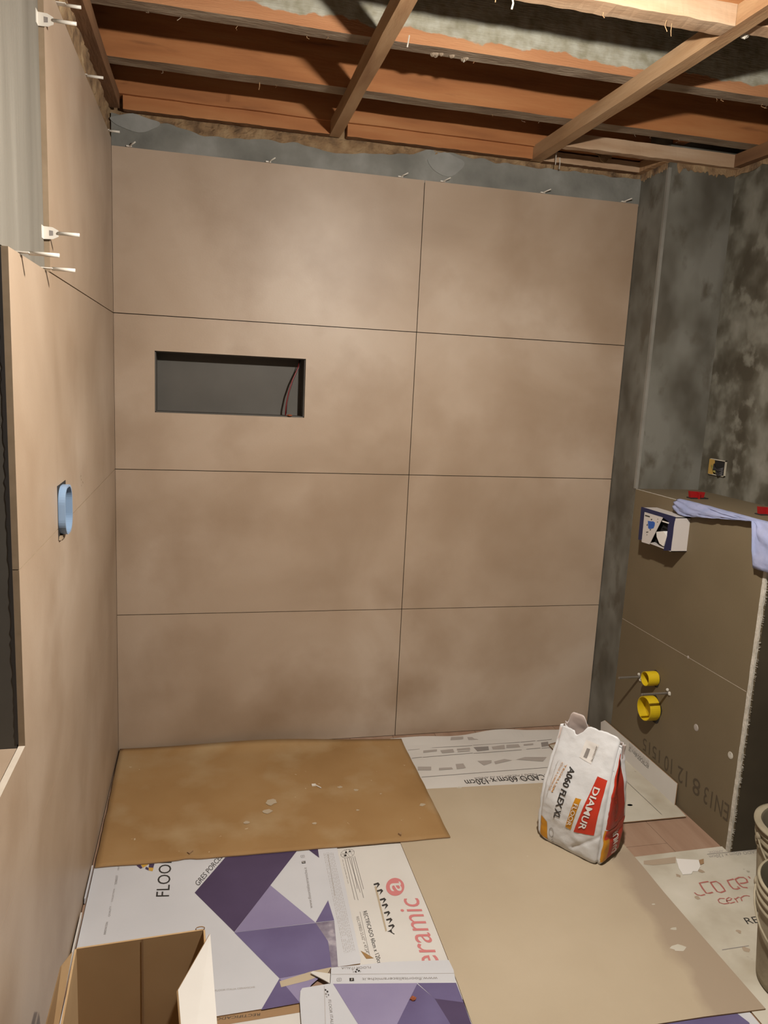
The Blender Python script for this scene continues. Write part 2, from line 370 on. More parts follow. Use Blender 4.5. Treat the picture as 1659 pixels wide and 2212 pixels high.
tag(MB().prism(blob, 'y', -0.001, 0.004).build('mortar_patch', 'cement_pale', wall_back), 'pale smear of mortar in the corner')
# rubble lumps between the coat and the timber
mb = MB(); nu, nv = 260, 10
for j in range(nv+1):
    for i in range(nu+1):
        x = .03+2.12*i/nu; z = 2.462+.056*j/nv
        d = .010*noise.noise((x*22, z*40, 1))+.006*noise.noise((x*60, z*90, 5))+.004*noise.noise((x*140, z*160, 9))
        mb.v.append((x, .0075-d*(.35+.65*j/nv), z))
for j in range(nv):
    for i in range(nu):
        a = j*(nu+1)+i; mb.f.append((a, a+1, a+nu+2, a+nu+1)); mb.m.append(0)
mb.build('rubble_strip', 'rubble', wall_back)

# left wall: masonry with the window recess; tiles 12 mm proud with faces on x = 0
WY0, WY1, WZ0, WZ1 = -2.75, -1.588, 0.832, 1.80
mb = MB()
mb.box(-0.4, -0.012, WY1, 0.3, -0.05, 2.85); mb.box(-0.4, -0.012, -4.05, WY0, -0.05, 2.85)
mb.box(-0.4, -0.012, WY0, WY1, -0.05, WZ0-.012); mb.box(-0.4, -0.012, WY0, WY1, WZ1, 2.85)
wall_left = tag(mb.build('wall_left', 'plaster'), 'left wall with beige tiles, bare pale plaster above', 'wall', kind='structure')
mb = MB()
mb.box(-0.30, -0.0150, WY1-.012, WY1, WZ0, WZ1-.004); mb.box(-0.30, -0.0145, WY0, WY0+.012, WZ0, WZ1-.004)
mb.box(-0.31, -0.30, WY0, WY1, WZ0, WZ1)
tag(mb.build('recess_lining', 'board_dark', wall_left), 'dark grey board lining the window recess')
def tile_x(y0, y1, z0, z1):
    return MB().box(-0.0125, 0.0, y0, y1, z0, z1, (1, 1, 1, 0, 1, 1)).build('tile', ['tile', 'tile_edge'], wall_left)
def jag_edge(y, z0, z1):
    y = y-.0006
    n = 90; mb = MB(); b = 0
    for i in range(n+1):
        z = z0+(z1-z0)*i/n; d = random.uniform(.0, .0045)
        mb.v += [(-.0165-d, y, z), (-.012, y, z), (-.012, y+.01, z), (-.0165-d, y+.01, z)]
    for i in range(n):
        for q in range(4): mb.f.append((i*4+q, i*4+(q+1) % 4, i*4+4+(q+1) % 4, i*4+4+q)); mb.m.append(0)
    return mb.build('adhesive_bead', 'ink', wall_left)
tile_x(-1.215, -0.0005, 1.8+G, 2.425)
for (y0, y1) in ((-1.19, -0.0005), (-1.6, -1.1902)): tile_x(y0, y1, 1.2+.0009, 1.8-G)
for (y0, y1) in ((-1.19, -0.0005), (-1.6, -1.1902)): tile_x(y0, y1, 0.6+.0004, 1.2-.0009)
def tile_sill(y0, y1): return MB().box(-0.0125, 0.0, y0, y1, .6004, .836, (1, 2, 1, 0, 1, 1)).build('tile', ['tile', 'tile_edge', 'cut_edge'], wall_left)
tile_sill(-2.4, -1.6002); tile_sill(-2.9, -2.4004)
for (y0, y1) in ((-1.19, -0.0005), (-2.39, -1.1902), (-3.59, -2.3902)): tile_x(y0, y1, 0.004, 0.6-.0004)
box('joint_bed', -.0121, -.0105, -1.585, -.001, 0.0, 1.798, 'grout_gap', wall_left)
jag_edge(-1.6, .84, 1.796); jag_edge(-1.216, 1.802, 2.42)
sill = MB().box(-0.30, -0.0145, WY0, WY1-.013, WZ0-.012, WZ0).build('sill_tile', 'tile', wall_left)
# adhesive crumbs and a grey ragged strip of old mortar above the left tiles
mb = MB(); nu, nv = 130, 9
for j in range(nv+1):
    for i in range(nu+1):
        y = -2.6*i/nu; z = 2.418+.105*j/nv
        d = .010*noise.noise((y*18, z*30, 3))+.006*noise.noise((y*55, z*70, 5))
        mb.v.append((-.011+d+.006*(j/nv), y, z))
for j in range(nv):
    for i in range(nu): a = j*(nu+1)+i; mb.f.append((a, a+1, a+nu+2, a+nu+1)); mb.m.append(0)
mb.build('rubble_strip', 'rubble', wall_left)
for i in range(5):
    cy, cz = (-.842, -.838, -.812, -.806, -.84)[i], (1.283, 1.272, 1.262, 1.258, 1.255)[i]
    MB().lathe([(0.0001, 0), (.0028 if i < 2 else .002, 0.0004)], (0.0002, cy, cz), 8, 'x').build('pock_mark', 'tile_edge', wall_left)

# pilaster in the corner, right wall, rear wall (behind the camera)
PX, PY, RX = 2.165, -0.203, 2.475
pil = tag(box('wall_pilaster', PX, RX+.2, PY, 0.012, -0.05, 2.85, 'cement_side'), 'grey cement pilaster between tiled wall and right wall', 'wall', kind='structure')
pr = [(PX-.0015, PY+.012), (PX-.0015, PY-.0015), (PX+.012, PY-.0015), (PX+.012, PY), (PX, PY), (PX, PY+.012)]
tag(MB().prism(pr, 'z', 1.186, 2.50).build('corner_bead', 'bead', pil), 'pale corner bead on the pilaster edge')
wall_right = tag(box('wall_right', RX, RX+.2, -4.05, PY, -0.05, 2.85, 'cement_dark'), 'right wall in blotchy drying cement', 'wall', kind='structure')
wall_rear = tag(box('wall_rear', -0.4, RX+.2, -4.25, -4.05, -0.05, 2.85, 'rear_plaster'), 'plain plaster wall behind the viewer', 'wall', kind='structure')
# broken mortar along the top of pilaster and right wall
def top_mortar(axis, fix, a0, a1, parent, d):
    pts = [(a0, 2.535), (a1, 2.535)] + [(a1+(a0-a1)*i/40, 2.497+.018*noise.noise((i*.33, a0, 1))+.012*noise.noise((i*1.1, a1, 4))) for i in range(41)]
    MB().prism(pts, axis, fix, fix+d).build('broken_mortar', 'rubble', parent)
top_mortar('y', PY-.004, 2.20, RX, pil, .006); top_mortar('x', RX-.004, -1.8, PY, wall_right, .006); top_mortar('x', PX-.004, PY+.01, 0.0, pil, .006)

# low partition (installation wall) in front of the pilaster: backer boards on a frame
QX, QY, QZ = 2.1665, -1.040, 1.185
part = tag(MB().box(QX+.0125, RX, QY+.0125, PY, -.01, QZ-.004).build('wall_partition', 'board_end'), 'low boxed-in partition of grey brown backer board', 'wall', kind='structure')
MB().box(QX, QX+.0125, QY, PY-.001, 0.0, 0.5985).build('board_panel', 'board', part)
MB().box(QX, QX+.0125, QY, PY-.001, 0.6005, QZ).build('board_panel', 'board', part)
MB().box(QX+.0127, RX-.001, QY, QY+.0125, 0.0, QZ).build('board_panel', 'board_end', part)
MB().box(QX+.0127, RX-.001, QY+.0127, PY-.001, QZ-.0125, QZ).build('board_panel', 'board', part)
MB().box(QX+.0005, QX+.006, QY+.02, PY-.002, .5985, .6005).build('board_joint', 'white_fill', part)
mb = MB(); n = 70                                                    # white mesh tape and filler on the outer corner
for i in range(n+1):
    z = 1.06*i/n; a = .0145+.0016*noise.noise((z*18, 1, 1))+random.uniform(-.0006, .0006); b_ = .0045+random.uniform(-.0015, .0025)
    mb.v += [(QX-.0012, QY+a, z), (QX-.0016, QY-.001, z), (QX+b_, QY-.0016, z)]
for i in range(n):
    for q in range(2): mb.f.append((i*3+q, i*3+q+1, i*3+4+q, i*3+3+q)); mb.m.append(0)
mb.build('corner_tape', 'white_fill', part)
mb = MB()
for i in range(150):
    z = random.uniform(.02, 1.04); l = random.uniform(.003, .009)
    mb.tube([(QX+.004, QY-.0018, z), (QX+.004+l, QY-.004, z+random.uniform(-.003, .001))], .0005, 3, cap=False)
tag(mb.build('tape_fibres', 'white_fill', part), kind='stuff')
mb = MB(); n = 30
for i in range(n+1):
    y = PY-.004-(0.33)*i/n; d = .002+random.uniform(0, .0015)
    mb.v += [(QX-.0006, y, QZ-.001), (QX-.0006, y, QZ+.0006), (QX+d, y, QZ+.0006)]
for i in range(n):
    for q in range(2): mb.f.append((i*3+q, i*3+q+1, i*3+4+q, i*3+3+q)); mb.m.append(0)
mb.build('board_edge', 'white_fill', part)
for (y, z) in ((-.787, .356), (-.986, .346)):
    MB().lathe([(.0001, -.0022), (.004, -.0024), (.012, -.0016), (.0135, 0)], (QX, y, z), 20, 'x').build('fixing_washer', 'ink_pale' if y > -.9 else 'white_fill', part)
MB().lathe([(.0001, -.0012), (.004, -.001), (.006, 0)], (QX, -.69, .60), 12, 'x').build('fixing_washer', 'ink_pale', part)
lettering(part, 'EN13', onx(QX-.0008), (-1.0145, 0.1703), (-0.8763, 0.1678), (-1.0154, 0.1043), 'ink_board')
lettering(part, '8', onx(QX-.0008), (-0.8503, 0.1693), (-0.8058, 0.1660), (-0.8552, 0.1046), 'ink_board')
lettering(part, '12', onx(QX-.0008), (-0.7690, 0.1663), (-0.7104, 0.1605), (-0.7752, 0.1031), 'ink_board')
lettering(part, '10', onx(QX-.0008), (-0.6703, 0.1654), (-0.6187, 0.1584), (-0.6761, 0.1026), 'ink_board')
lettering(part, '1515', onx(QX-.0008), (-0.5860, 0.1590), (-0.4609, 0.1566), (-0.5919, 0.1054), 'ink_board')

# ceiling: dark boards, joists across, battens below
ceiling = tag(box('ceiling', -0.3, 2.75, -4.1, 0.1, 2.802, 2.85, 'deck'), 'open timber ceiling of reddish joists and pale battens', 'ceiling', kind='structure')
JB, JT = 2.570, 2.802
def rough_box(name, x0, x1, y0, y1, z0, z1, mat, along, mats=0, amp=.0022, n=48, parent=None):
    """a sawn timber: box with slightly wandering faces along its length"""
    mb = MB()
    for i in range(n+1):
        f = i/n
        for (sa, sz) in ((0, 0), (1, 0), (1, 1), (0, 1)):
            dn = amp*noise.noise((f*14+sa*7, sz*5+z0, x0+y0)); dz = amp*noise.noise((f*20+sz*3, sa*9, y0*3+x1)) if sz == 0 else 0
            zz = (z1 if sz else z0)+dz
            if along == 'x': mb.v.append((x0+(x1-x0)*f, (y1 if sa else y0)+dn, zz))
            else: mb.v.append(((x1 if sa else x0)+dn, y0+(y1-y0)*f, zz))
    for i in range(n):
        for q in range(4):
            mb.f.append((i*4+q, i*4+(q+1) % 4, i*4+4+(q+1) % 4, i*4+4+q)); mb.m.append((mats[q] if isinstance(mats, (list, tuple)) else mats))
    mb.f += [(0, 1, 2, 3), (n*4, n*4+1, n*4+2, n*4+3)]; mb.m += [0, 0]
    return mb.build(name, mat, parent or ceiling)
# faces q: 0 = bottom, 1 = far side, 2 = top, 3 = near side
JM = ['joist', 'joist_under', 'joist_plaster']
rough_box('joist', -0.28, 2.7, -0.045, 0.010, JB-.004, JT, JM, 'x', (0, 0, 0, 0))
rough_box('joist', -0.28, 2.7, -0.375, -0.305, JB, JT, JM, 'x', (1, 0, 0, 0))
rough_box('joist', -0.28, 2.7, -0.787, -0.728, JB, JT, JM, 'x', (1, 0, 0, 2))
rough_box('joist', -0.28, 2.7, -1.225, -1.160, JB, JT, JM, 'x', (1, 0, 0, 0))
for y in (-1.62, -2.03, -2.45, -2.86, -3.27, -3.68): rough_box('joist', -0.28, 2.7, y-.03, y+.03, JB, JT, JM, 'x', (1, 0, 0, 0))
BB = 2.520
rough_box('batten', 0.805, 0.847, -4.0, 0.0, BB, JB, 'batten', 'y', amp=.003, n=80)
rough_box('batten', 1.645, 1.692, -4.0, -0.002, BB, JB, 'batten', 'y', amp=.003, n=80)
rough_box('batten', -0.012, 0.032, -4.0, -0.03, BB, JB, 'batten_old', 'y', amp=.004, n=80)
rough_box('batten', 0.045, 0.804, -0.030, 0.008, BB, JB, ['joist', 'batten_old'], 'x', (1, 0, 0, 0))
rough_box('batten', 0.872, 1.644, -0.030, 0.008, BB, JB, ['joist', 'batten_old'], 'x', (1, 0, 0, 0))
rough_box('batten', 1.693, 2.133, -0.030, 0.008, BB-.002, JB-.012, ['batten_x', 'batten_old'], 'x', (1, 0, 0, 0))
rough_box('batten', 2.134, 2.166, -0.200, 0.008, BB, JB-.008, 'batten', 'y')
rough_box('batten', 1.693, 2.475, -0.234, -0.198, BB, JB, 'batten_x', 'x', amp=.003)
rough_box('batten', 2.440, 2.476, -4.0, -0.235, BB, JB, 'batten_old', 'y')
rough_box('batten', 0.848, 1.644, -1.282, -1.222, BB, JB, 'batten_x', 'x', amp=.003)
rough_box('batten', 1.70, 2.44, -1.282, -1.232, BB+.01, JB, 'batten_x', 'x', amp=.003)
rough_box('batten', 0.848, 1.644, -2.10, -2.05, BB, JB, 'batten_x', 'x', amp=.003)
rough_box('brace', 2.17, 2.22, -0.32, 0.0, JB+.02, JB+.075, 'joist', 'y')
# torn plaster curtain hanging on the back joist, splinters, nails and fibres hanging from the joists
pts = [(2.03, 2.566), (2.11, 2.566), (2.105, 2.548), (2.095, 2.552), (2.085, 2.538), (2.07, 2.535), (2.06, 2.541), (2.05, 2.556)]
tag(MB().prism([(p[0]-.12, p[1]) for p in pts], 'y', -.052, -.048).build('torn_flake', 'rubble', ceiling), 'torn flake of old plaster')
def strand(x, y, z, l, r, mat, bend=.01):
    MB().tube([(x, y, z+.005), (x+random.uniform(-bend, bend), y+random.uniform(-bend, bend), z-l*.5), (x+random.uniform(-bend, bend), y-.002, z-l)], r, 5).build('hanging_fibre', mat, ceiling)
random.seed(3)
for i in range(22): strand(random.uniform(.1, 2.3), random.choice((-.735, -.73, -.31, -.74)), JB, random.uniform(.005, .014), random.uniform(.0005, .0010), random.choice(('joist_under', 'joist_under', 'batten')))
for (x, y, z, l, r) in ((.515, -.32, JB, .024, .0016), (1.06, -1.23, BB, .026, .0024), (1.02, -1.225, BB, .014, .0012), (1.10, -.74, JB, .012, .002), (.88, -.94, BB, .026, .002), (1.72, -.09, BB+.02, .05, .002), (1.76, -.04, BB+.01, .04, .002), (1.30, -1.24, BB, .014, .0012), (1.47, -1.25, BB, .026, .0010), (1.49, -1.24, BB, .03, .0010)):
    strand(x, y, z, l, r, 'white_fill' if r > .0019 else 'batten', .005)
# clump of plaster stuck to the plaster-stained joist edge
for i in range(12):
    x = random.uniform(1.0, 1.12); MB().lathe([(.0001, -.006), (.006, -.003), (.009, .002), (.004, .006)], (x, random.uniform(-.745, -.73), JB-.001), 7).build('plaster_crumb', 'joist_under', ceiling)
MB().lathe([(.0001, -.012), (.009, -.006), (.011, .0), (.006, .009), (.0001, .012)], (1.715, -1.225, BB+.012), 9, wob=lambda a, i: .25*math.sin(3*a+i)).build('plaster_crumb', 'white_fill', ceiling)

# ================================================================== LAMP
lamp = tag(empty('pendant_bulb', (LAMP[0], LAMP[1], LAMP[2]-.035)), 'bare glowing bulb hanging on a cable from the ceiling', 'lamp')
bulb = MB().lathe([(.0005, -.015), (.034, -.0145), (.040, -.012), (.042, -.008), (.042, .008), (.039, .010)], LAMP, 24).build('bulb', 'lamp_glow', lamp, True)
MB().lathe([(.0385, .0095), (.042, .0105), (.042, .016), (.030, .030), (.018, .040), (.018, .075), (.008, .085), (.0005, .086)], LAMP, 20).build('socket', 'lamp_black', lamp, True)
MB().tube([(LAMP[0], LAMP[1], LAMP[2]+.085), (LAMP[0]+.004, LAMP[1]+.01, LAMP[2]+.20), (LAMP[0], LAMP[1], 2.802)], .003, 6).build('cable', 'lamp_black', lamp)

# ================================================================== THINGS ON THE WALLS
# tile levelling clips: a flat tab gripping the tile edge and a thin stem
def clip_left(y, z, tab, stem, label, vert=False, up=0.0):
    r = empty('tile_clip', (0, y, z)); tag(r, label, 'clip', 'white tile levelling clips')
    if vert:   # tab standing on a vertical tile edge
        out = [(-.013, -.014), (.008, -.013), (.020, -.007), (.020, .007), (.008, .013), (-.013, .014)]
        v = [(a, y-d, z+b_) for d in (.0, .0022) for a, b_ in out]; n = 6
        f = [tuple(range(n)), tuple(range(2*n-1, n-1, -1))]+[(i, (i+1) % n, n+(i+1) % n, n+i) for i in range(n)]
        obj('tab', v, f, 'clip', r)
        obj('slot', [(.001, y-.0026, z-.006), (.009, y-.0026, z-.005), (.009, y-.0026, z+.005), (.001, y-.0026, z+.006)], [(0, 1, 2, 3)], 'ink_grey', r)
        MB().box(-.016, -.011, y-.02, y+.002, z-.014, z+.014).build('foot', 'clip', r)
        x0 = .019
    else:
        MB().box(-.008, tab, y-.012, y+.006, z, z+.0025).build('tab', 'clip', r); x0 = tab-.002
    MB().tube([(x0, y-.001, z+.001), (x0+stem*.5, y-.001, z+.001+up*.5), (x0+stem, y-.001, z+.001+up)], .0040, 8).build('stem', 'clip', r, True)
clip_left(-1.219, 2.325, 0, .048, 'white clip with slotted tab highest on the vertical tile edge of left wall', True)
clip_left(-1.219, 1.885, 0, .046, 'white slotted clip low on the vertical tile edge, just above the window-side tile', True)
clip_left(-1.05, 2.4265, .02, .035, 'white clip at the top of the photo beside the ceiling batten')
clip_left(-0.60, 2.4265, .004, .045, 'white clip sticking out halfway along the left tile top')
clip_left(-0.075, 2.4265, .004, .036, 'white clip on the left tile top right in the room corner')
clip_left(-1.50, 1.801, .016, .055, 'long white clip lying nearest the window recess on left wall')
clip_left(-1.27, 1.801, .016, .048, 'white clip at the foot of the upper left tile beside the joint')
def clip_back(x, z, label, a=0.6):
    r = empty('tile_clip', (x, 0, z)); tag(r, label, 'clip', 'white tile levelling clips')
    MB().box(x-.016, x+.004, -.006, .002, z-.0005, z+.004).build('tab', 'clip', r)
    MB().tube([(x-.004, -.004, z+.002), (x+.006, -.016, z+.007), (x+.018, -.03, z+.012)], .0026, 8).build('stem', 'clip', r, True)
for x, lb in ((.069, 'white clip on the back tile top nearest the left corner'), (.579, 'white clip on the back tile top above the niche'),
              (1.104, 'white clip on the back tile top just left of the vertical joint'), (1.281, 'white clip on the back tile top just right of the vertical joint'),
              (1.719, 'white clip on the back tile top under the long diagonal batten'), (2.094, 'white clip on the back tile top nearest the grey pilaster')):
    clip_back(x, 2.3998, lb)

# pale blue double switch box in the left wall
eb = tag(empty('electrical_box', (0.0, -1.14, 1.175)), 'pale blue oblong switch box sticking out of the left tiles', 'box')
def stadium(y0, y1, z0, z1, n=10):
    r = (y1-y0)/2*.8; pts = []
    for (cy, cz, a0) in ((y1-r, z1-r, 0), (y0+r, z1-r, 90), (y0+r, z0+r, 180), (y1-r, z0+r, 270)):
        for i in range(n+1):
            a = math.radians(a0+90*i/n); pts.append((cy+r*math.cos(a), cz+r*math.sin(a)))
    return pts
o_, i_ = stadium(-1.195, -1.090, 1.178, 1.300), stadium(-1.190, -1.095, 1.183, 1.295)
n = len(o_); mb = MB()
mb.v = [(.000, a, b) for a, b in o_]+[(.0165, a, b) for a, b in o_]+[(.0165, a, b) for a, b in i_]+[(-.010, a, b) for a, b in i_]
for L_ in range(3):
    for i in range(n): mb.f.append((L_*n+i, L_*n+(i+1) % n, (L_+1)*n+(i+1) % n, (L_+1)*n+i)); mb.m.append(0)
mb.f.append(tuple(3*n+i for i in range(n))); mb.m.append(0)
mb.build('shell', 'blue_box', eb)
for z in (1.288, 1.190): MB().lathe([(.0025, -.012), (.005, -.012), (.005, .006), (.0025, .006), (.0025, -.012)], (.0, -1.143, z), 12, 'x').build('screw_boss', 'blue_box', eb)
o2 = [(-1.200, 1.170), (-1.086, 1.170), (-1.086, 1.305), (-1.200, 1.305)]
MB().prism(o2, 'x', -.004, .0004).build('cutout', 'black', eb)
MB().prism([(-1.196, 1.171), (-1.15, 1.169), (-1.145, 1.180), (-1.19, 1.179)], 'x', .0004, .006).build('tile_crumb', 'tile_edge', eb)

# ochre socket box with wires in the right wall
yb = tag(empty('electrical_box', (RX, -.318, 1.262)), 'ochre socket box full of dark cables in the right cement wall', 'box')
mb = MB(); a0, a1, b0, b1 = -.372, -.266, 1.264, 1.332; d = .004
for (q0, q1, r0, r1) in ((a0, a0+d, b0, b1), (a1-d, a1, b0, b1), (a0, a1, b0, b0+d), (a0, a1, b1-d, b1)): mb.box(RX-.007, RX+.001, q0, q1, r0, r1)
mb.build('rim', 'carton_dirty', yb)
MB().box(RX-.0075, RX-.001, a1-.030, a1, b0+.002, b1-.002).build('side_wall', 'yellow_box', yb)
MB().box(RX-.002, RX-.0006, a0+d, a1-.03, b0+d, b1-d).build('cavity', 'black', yb)
for i in range(5):
    MB().tube([(RX-.004, a1-.032, 1.31-i*.006), (RX-.018+.002*i, -.315, 1.288+.008*math.sin(i*2)), (RX-.012, -.34, 1.285-.004*i+.006*math.cos(i)), (RX-.004, a0+.012, 1.30-.007*i)], .004, 6).build('cable', 'cable_dark', yb, True)
for i in range(2):
    MB().tube([(RX-.008, a1-.02, 1.300+i*.004), (RX-.016, -.315, 1.281+i*.004), (RX-.010, a0+.03, 1.270)], .003, 6).build('cable', 'cable_pale', yb, True)

# red twin wire hanging in the niche and the crumb at its end
wr = tag(MB().tube([(.722, .06, 1.662), (.715, .045, 1.63), (.693, .035, 1.58), (.678, .030, 1.53), (.669, .028, 1.48), (.666, .027, 1.433)], .0024, 8).build('wire', 'red_wire', None, True), 'thin red wire dangling inside the wall niche', 'wire')
MB().tube([(.726, .062, 1.662), (.719, .046, 1.63), (.697, .036, 1.58), (.681, .031, 1.53), (.672, .029, 1.48), (.670, .028, 1.44)], .0016, 6).build('second_core', 'cable_dark', wr, True)
tag(MB().lathe([(.0001, 0), (.010, .001), (.011, .004), (.005, .007), (.0001, .008)], (.682, .006, 1.4322), 9, wob=lambda a, i: .3*math.sin(3*a)).build('mortar_crumb', 'brick_chip'), 'small brown crumb on the lower edge of the niche', 'crumb')

# flush valve protection box on the partition
FX = 2.100
fb = tag(empty('flush_valve_box', (FX+.03, -.487, .995)), 'navy and white protective box protruding from the partition', 'box')
y0, y1, z0, z1 = -.604, -.372, .997, 1.132
mb = MB(); t_ = .003
mb.box(FX, QX+.001, y0, y0+t_, z0, z1); mb.box(FX, QX+.001, y1-t_, y1, z0, z1); mb.box(FX, QX+.001, y0, y1, z1-t_, z1); mb.box(FX, QX+.001, y0, y1, z0, z0+t_)
mb.build('sleeve', 'label_white', fb)
def fpoly(pts, x0, x1, name, mat, parent=None): return MB().prism(pts, 'x', x0, x1).build(name, mat, parent or fb)
MB().box(FX+.03, FX+.033, y0+t_, y1-t_, z0+t_, z1-t_).build('cavity', 'black', fb)
fpoly([(-0.3681, 1.1330), (-0.6054, 1.1342), (-0.6019, 1.0924), (-0.6027, 1.0619), (-0.5989, 1.0010), (-0.5536, 0.9906), (-0.5664, 1.0481), (-0.5651, 1.1098), (-0.5240, 1.1176), (-0.3962, 1.1159), (-0.3954, 0.9988), (-0.3709, 0.9951)], FX-.0012, FX+.0012, 'front_panel', 'navy')
ilab = fpoly([(-0.3988, 1.1163), (-0.5284, 1.1176), (-0.4572, 0.9943), (-0.4006, 0.9917)], FX-.0028, FX-.0012, 'instruction_label', 'label_white')
fpoly([(-0.4296, 1.0856), (-0.4573, 1.0884), (-0.4653, 1.0908), (-0.4797, 1.0879), (-0.4803, 1.0777), (-0.4746, 1.0639), (-0.4495, 1.0556), (-0.4380, 1.0565)], FX-.0034, FX-.0028, 'printed_valve', 'device_blue', ilab)
fpoly([(-0.4489, 1.0957), (-0.4566, 1.0995), (-0.4588, 1.0951), (-0.4525, 1.0915)], FX-.0033, FX-.0028, 'printed_mark', 'ink', ilab)
fpoly([(-0.4229, 1.0681), (-0.4296, 1.0735), (-0.4318, 1.0666), (-0.4266, 1.0640)], FX-.0033, FX-.0028, 'printed_mark', 'ink', ilab)
fpoly([(-0.4485, 1.0538), (-0.4592, 1.0568), (-0.4548, 1.0503), (-0.4504, 1.0510)], FX-.0033, FX-.0028, 'printed_mark', 'ink', ilab)
fpoly([(-0.4256, 1.0394), (-0.4406, 1.0433), (-0.4411, 1.0402), (-0.4277, 1.0358)], FX-.0033, FX-.0028, 'printed_mark', 'ink', ilab)
fpoly([(-0.4941, 1.1057), (-0.4993, 1.1075), (-0.4985, 1.1042), (-0.4959, 1.1037)], FX-.0033, FX-.0028, 'printed_mark', 'ink', ilab)
fpoly([(-0.4937, 1.0938), (-0.4987, 1.0963), (-0.4994, 1.0925), (-0.4951, 1.0909)], FX-.0033, FX-.0028, 'printed_mark', 'ink', ilab)
fpoly([(-0.4329, 1.0312), (-0.4356, 1.0318), (-0.4353, 1.0260), (-0.4331, 1.0256)], FX-.0033, FX-.0028, 'printed_mark', 'ink', ilab)
fpoly([(-0.4055, 1.1062), (-0.4397, 1.1068), (-0.4401, 1.1020), (-0.4060, 1.1009)], FX-.0033, FX-.0028, 'printed_mark', 'ink', ilab)
fpoly([(-0.5254, 1.1054), (-0.5708, 1.1055), (-0.5692, 1.1005), (-0.5256, 1.1004)], FX-.002, FX-.0012, 'white_stripe', 'white_print')
fpoly([(-0.4880, 1.0522), (-0.5345, 1.0641), (-0.5613, 1.0486), (-0.5456, 1.0060), (-0.5178, 1.0109), (-0.4945, 1.0329)], FX+.002, FX+.028, 'inner_knob', 'white_print')

# yellow pipe plugs and threaded rods on the partition
def plug(y, z, r, l, label):
    o = tag(empty('pipe_plug', (QX-l/2, y, z-r)), label, 'plug')
    MB().lathe([(r*.99, .002), (r, -l*.35), (r*.98, -l), (r*.93, -l), (r*.90, -l*.25), (.0005, -l*.2)], (QX, y, z), 36, 'x').build('cap', 'yellow', o, False)
    MB().lathe([(r*1.16, -.0006), (r*.95, -.0008)], (QX, y+.002, z-.003), 24, 'x', wob=lambda a, i: .08*math.sin(5*a)).build('hole_rim', 'black', o)
    return o
plug(-.500, .437, .0300, .050, 'small yellow pipe plug, upper of the two on the partition')
plug(-.510, .311, .0505, .046, 'large yellow pipe plug, lower of the two on the partition')
def rod(y, z, l, label):
    o = tag(empty('threaded_rod', (QX-l/2, y, z-.006)), label, 'rod')
    prof = []
    for i in range(41): prof.append((.0055 if i % 2 else .0047, .002-l*i/40))
    prof.append((.0003, -l))
    MB().lathe(prof, (QX, y, z), 10, 'x').build('thread', 'metal', o)
    for i in range(3):
        a = random.uniform(0, 6); MB().lathe([(.0001, -.008), (.006, -.005), (.007, .0)], (QX, y+.013*math.cos(a+i*2), z+.013*math.sin(a+i*2)), 7, 'x').build('plaster_crumb', 'white_fill', o)
rod(-.392, .399, .105, 'thin steel rod left of the small yellow plug')
rod(-.592, .411, .120, 'thin steel rod over the large yellow plug')

# lavender cloth over the partition's top edge
mb = MB(); ny, nx = 60, 22
def low(y):
    if y > -.975: return 1.136 + .05*max(0, min(1, (-.60-y)/.36))
    f = min(1, (-.975-y)/.02); return 1.186*(1-f)+1.034*f + .012*(y+1.0)*-1
for i in range(ny+1):
    y = -.515-.62*i/ny
    L_ = []
    yy = y
    over = max(0, -(y-QY))                      # past the outer corner of the partition
    bx = 2.192+.006*noise.noise((y*8, 0, 0)) - .016*max(0, min(1, (y+.56)/.045)); bz = QZ+.003
    fx = QX-.008
    lz = low(y)
    if y > -.56: lz = lz+(QZ-lz)*min(1, (y+.56)/.045)*.3
    for j in range(nx+1):
        f = j/nx
        if f < .45:
            g_ = f/.45; xq = bx+(fx-bx)*g_; zq = bz+.003*math.sin(g_*math.pi)+.0015*noise.noise((y*30, g_*4, 2))
        else:
            g_ = (f-.45)/.55; xq = fx-.016*math.sin(min(1, g_*1.3)*math.pi/2)-.008*noise.noise((y*14+g_*6, g_*3, 5))-.004*noise.noise((y*40-g_*9, g_*4, 8)); zq = bz+(lz-bz)*g_+.002*noise.noise((y*22, g_, 7))
        mb.v.append((xq, yy, zq))
for i in range(ny):
    for j in range(nx):
        a = i*(nx+1)+j; mb.f.append((a, a+1, a+nx+2, a+nx+1)); mb.m.append(0)
cl = tag(mb.build('cloth', 'cloth', None, True), 'lavender blue cloth draped over the partition corner', 'cloth')
sm = cl.modifiers.new('thick', 'SOLIDIFY'); sm.thickness = .0016; sm.offset = 0

# red plastic brackets behind the cloth
for (bx, by, lb) in ((2.285, -.46, 'small red plastic bracket behind the cloth, nearer the pilaster'), (2.31, -.83, 'small red plastic bracket behind the cloth at the right photo edge')):
    r = tag(empty('red_bracket', (bx, by, QZ)), lb, 'bracket')
    MB().prism([(bx-.03, QZ), (bx+.03, QZ), (bx+.034, QZ+.026), (bx-.036, QZ+.03)], 'y', by-.006, by+.006).build('plate', 'red_plastic', r)
    MB().box(bx-.004, bx+.004, by-.02, by-.006, QZ, QZ+.027).build('rib', 'red_plastic', r)
    MB().box(bx-.034, bx+.045, by-.016, by+.016, QZ, QZ+.004).build('base', 'black', r)  # black plate drawn in for the shadow at the bracket's foot

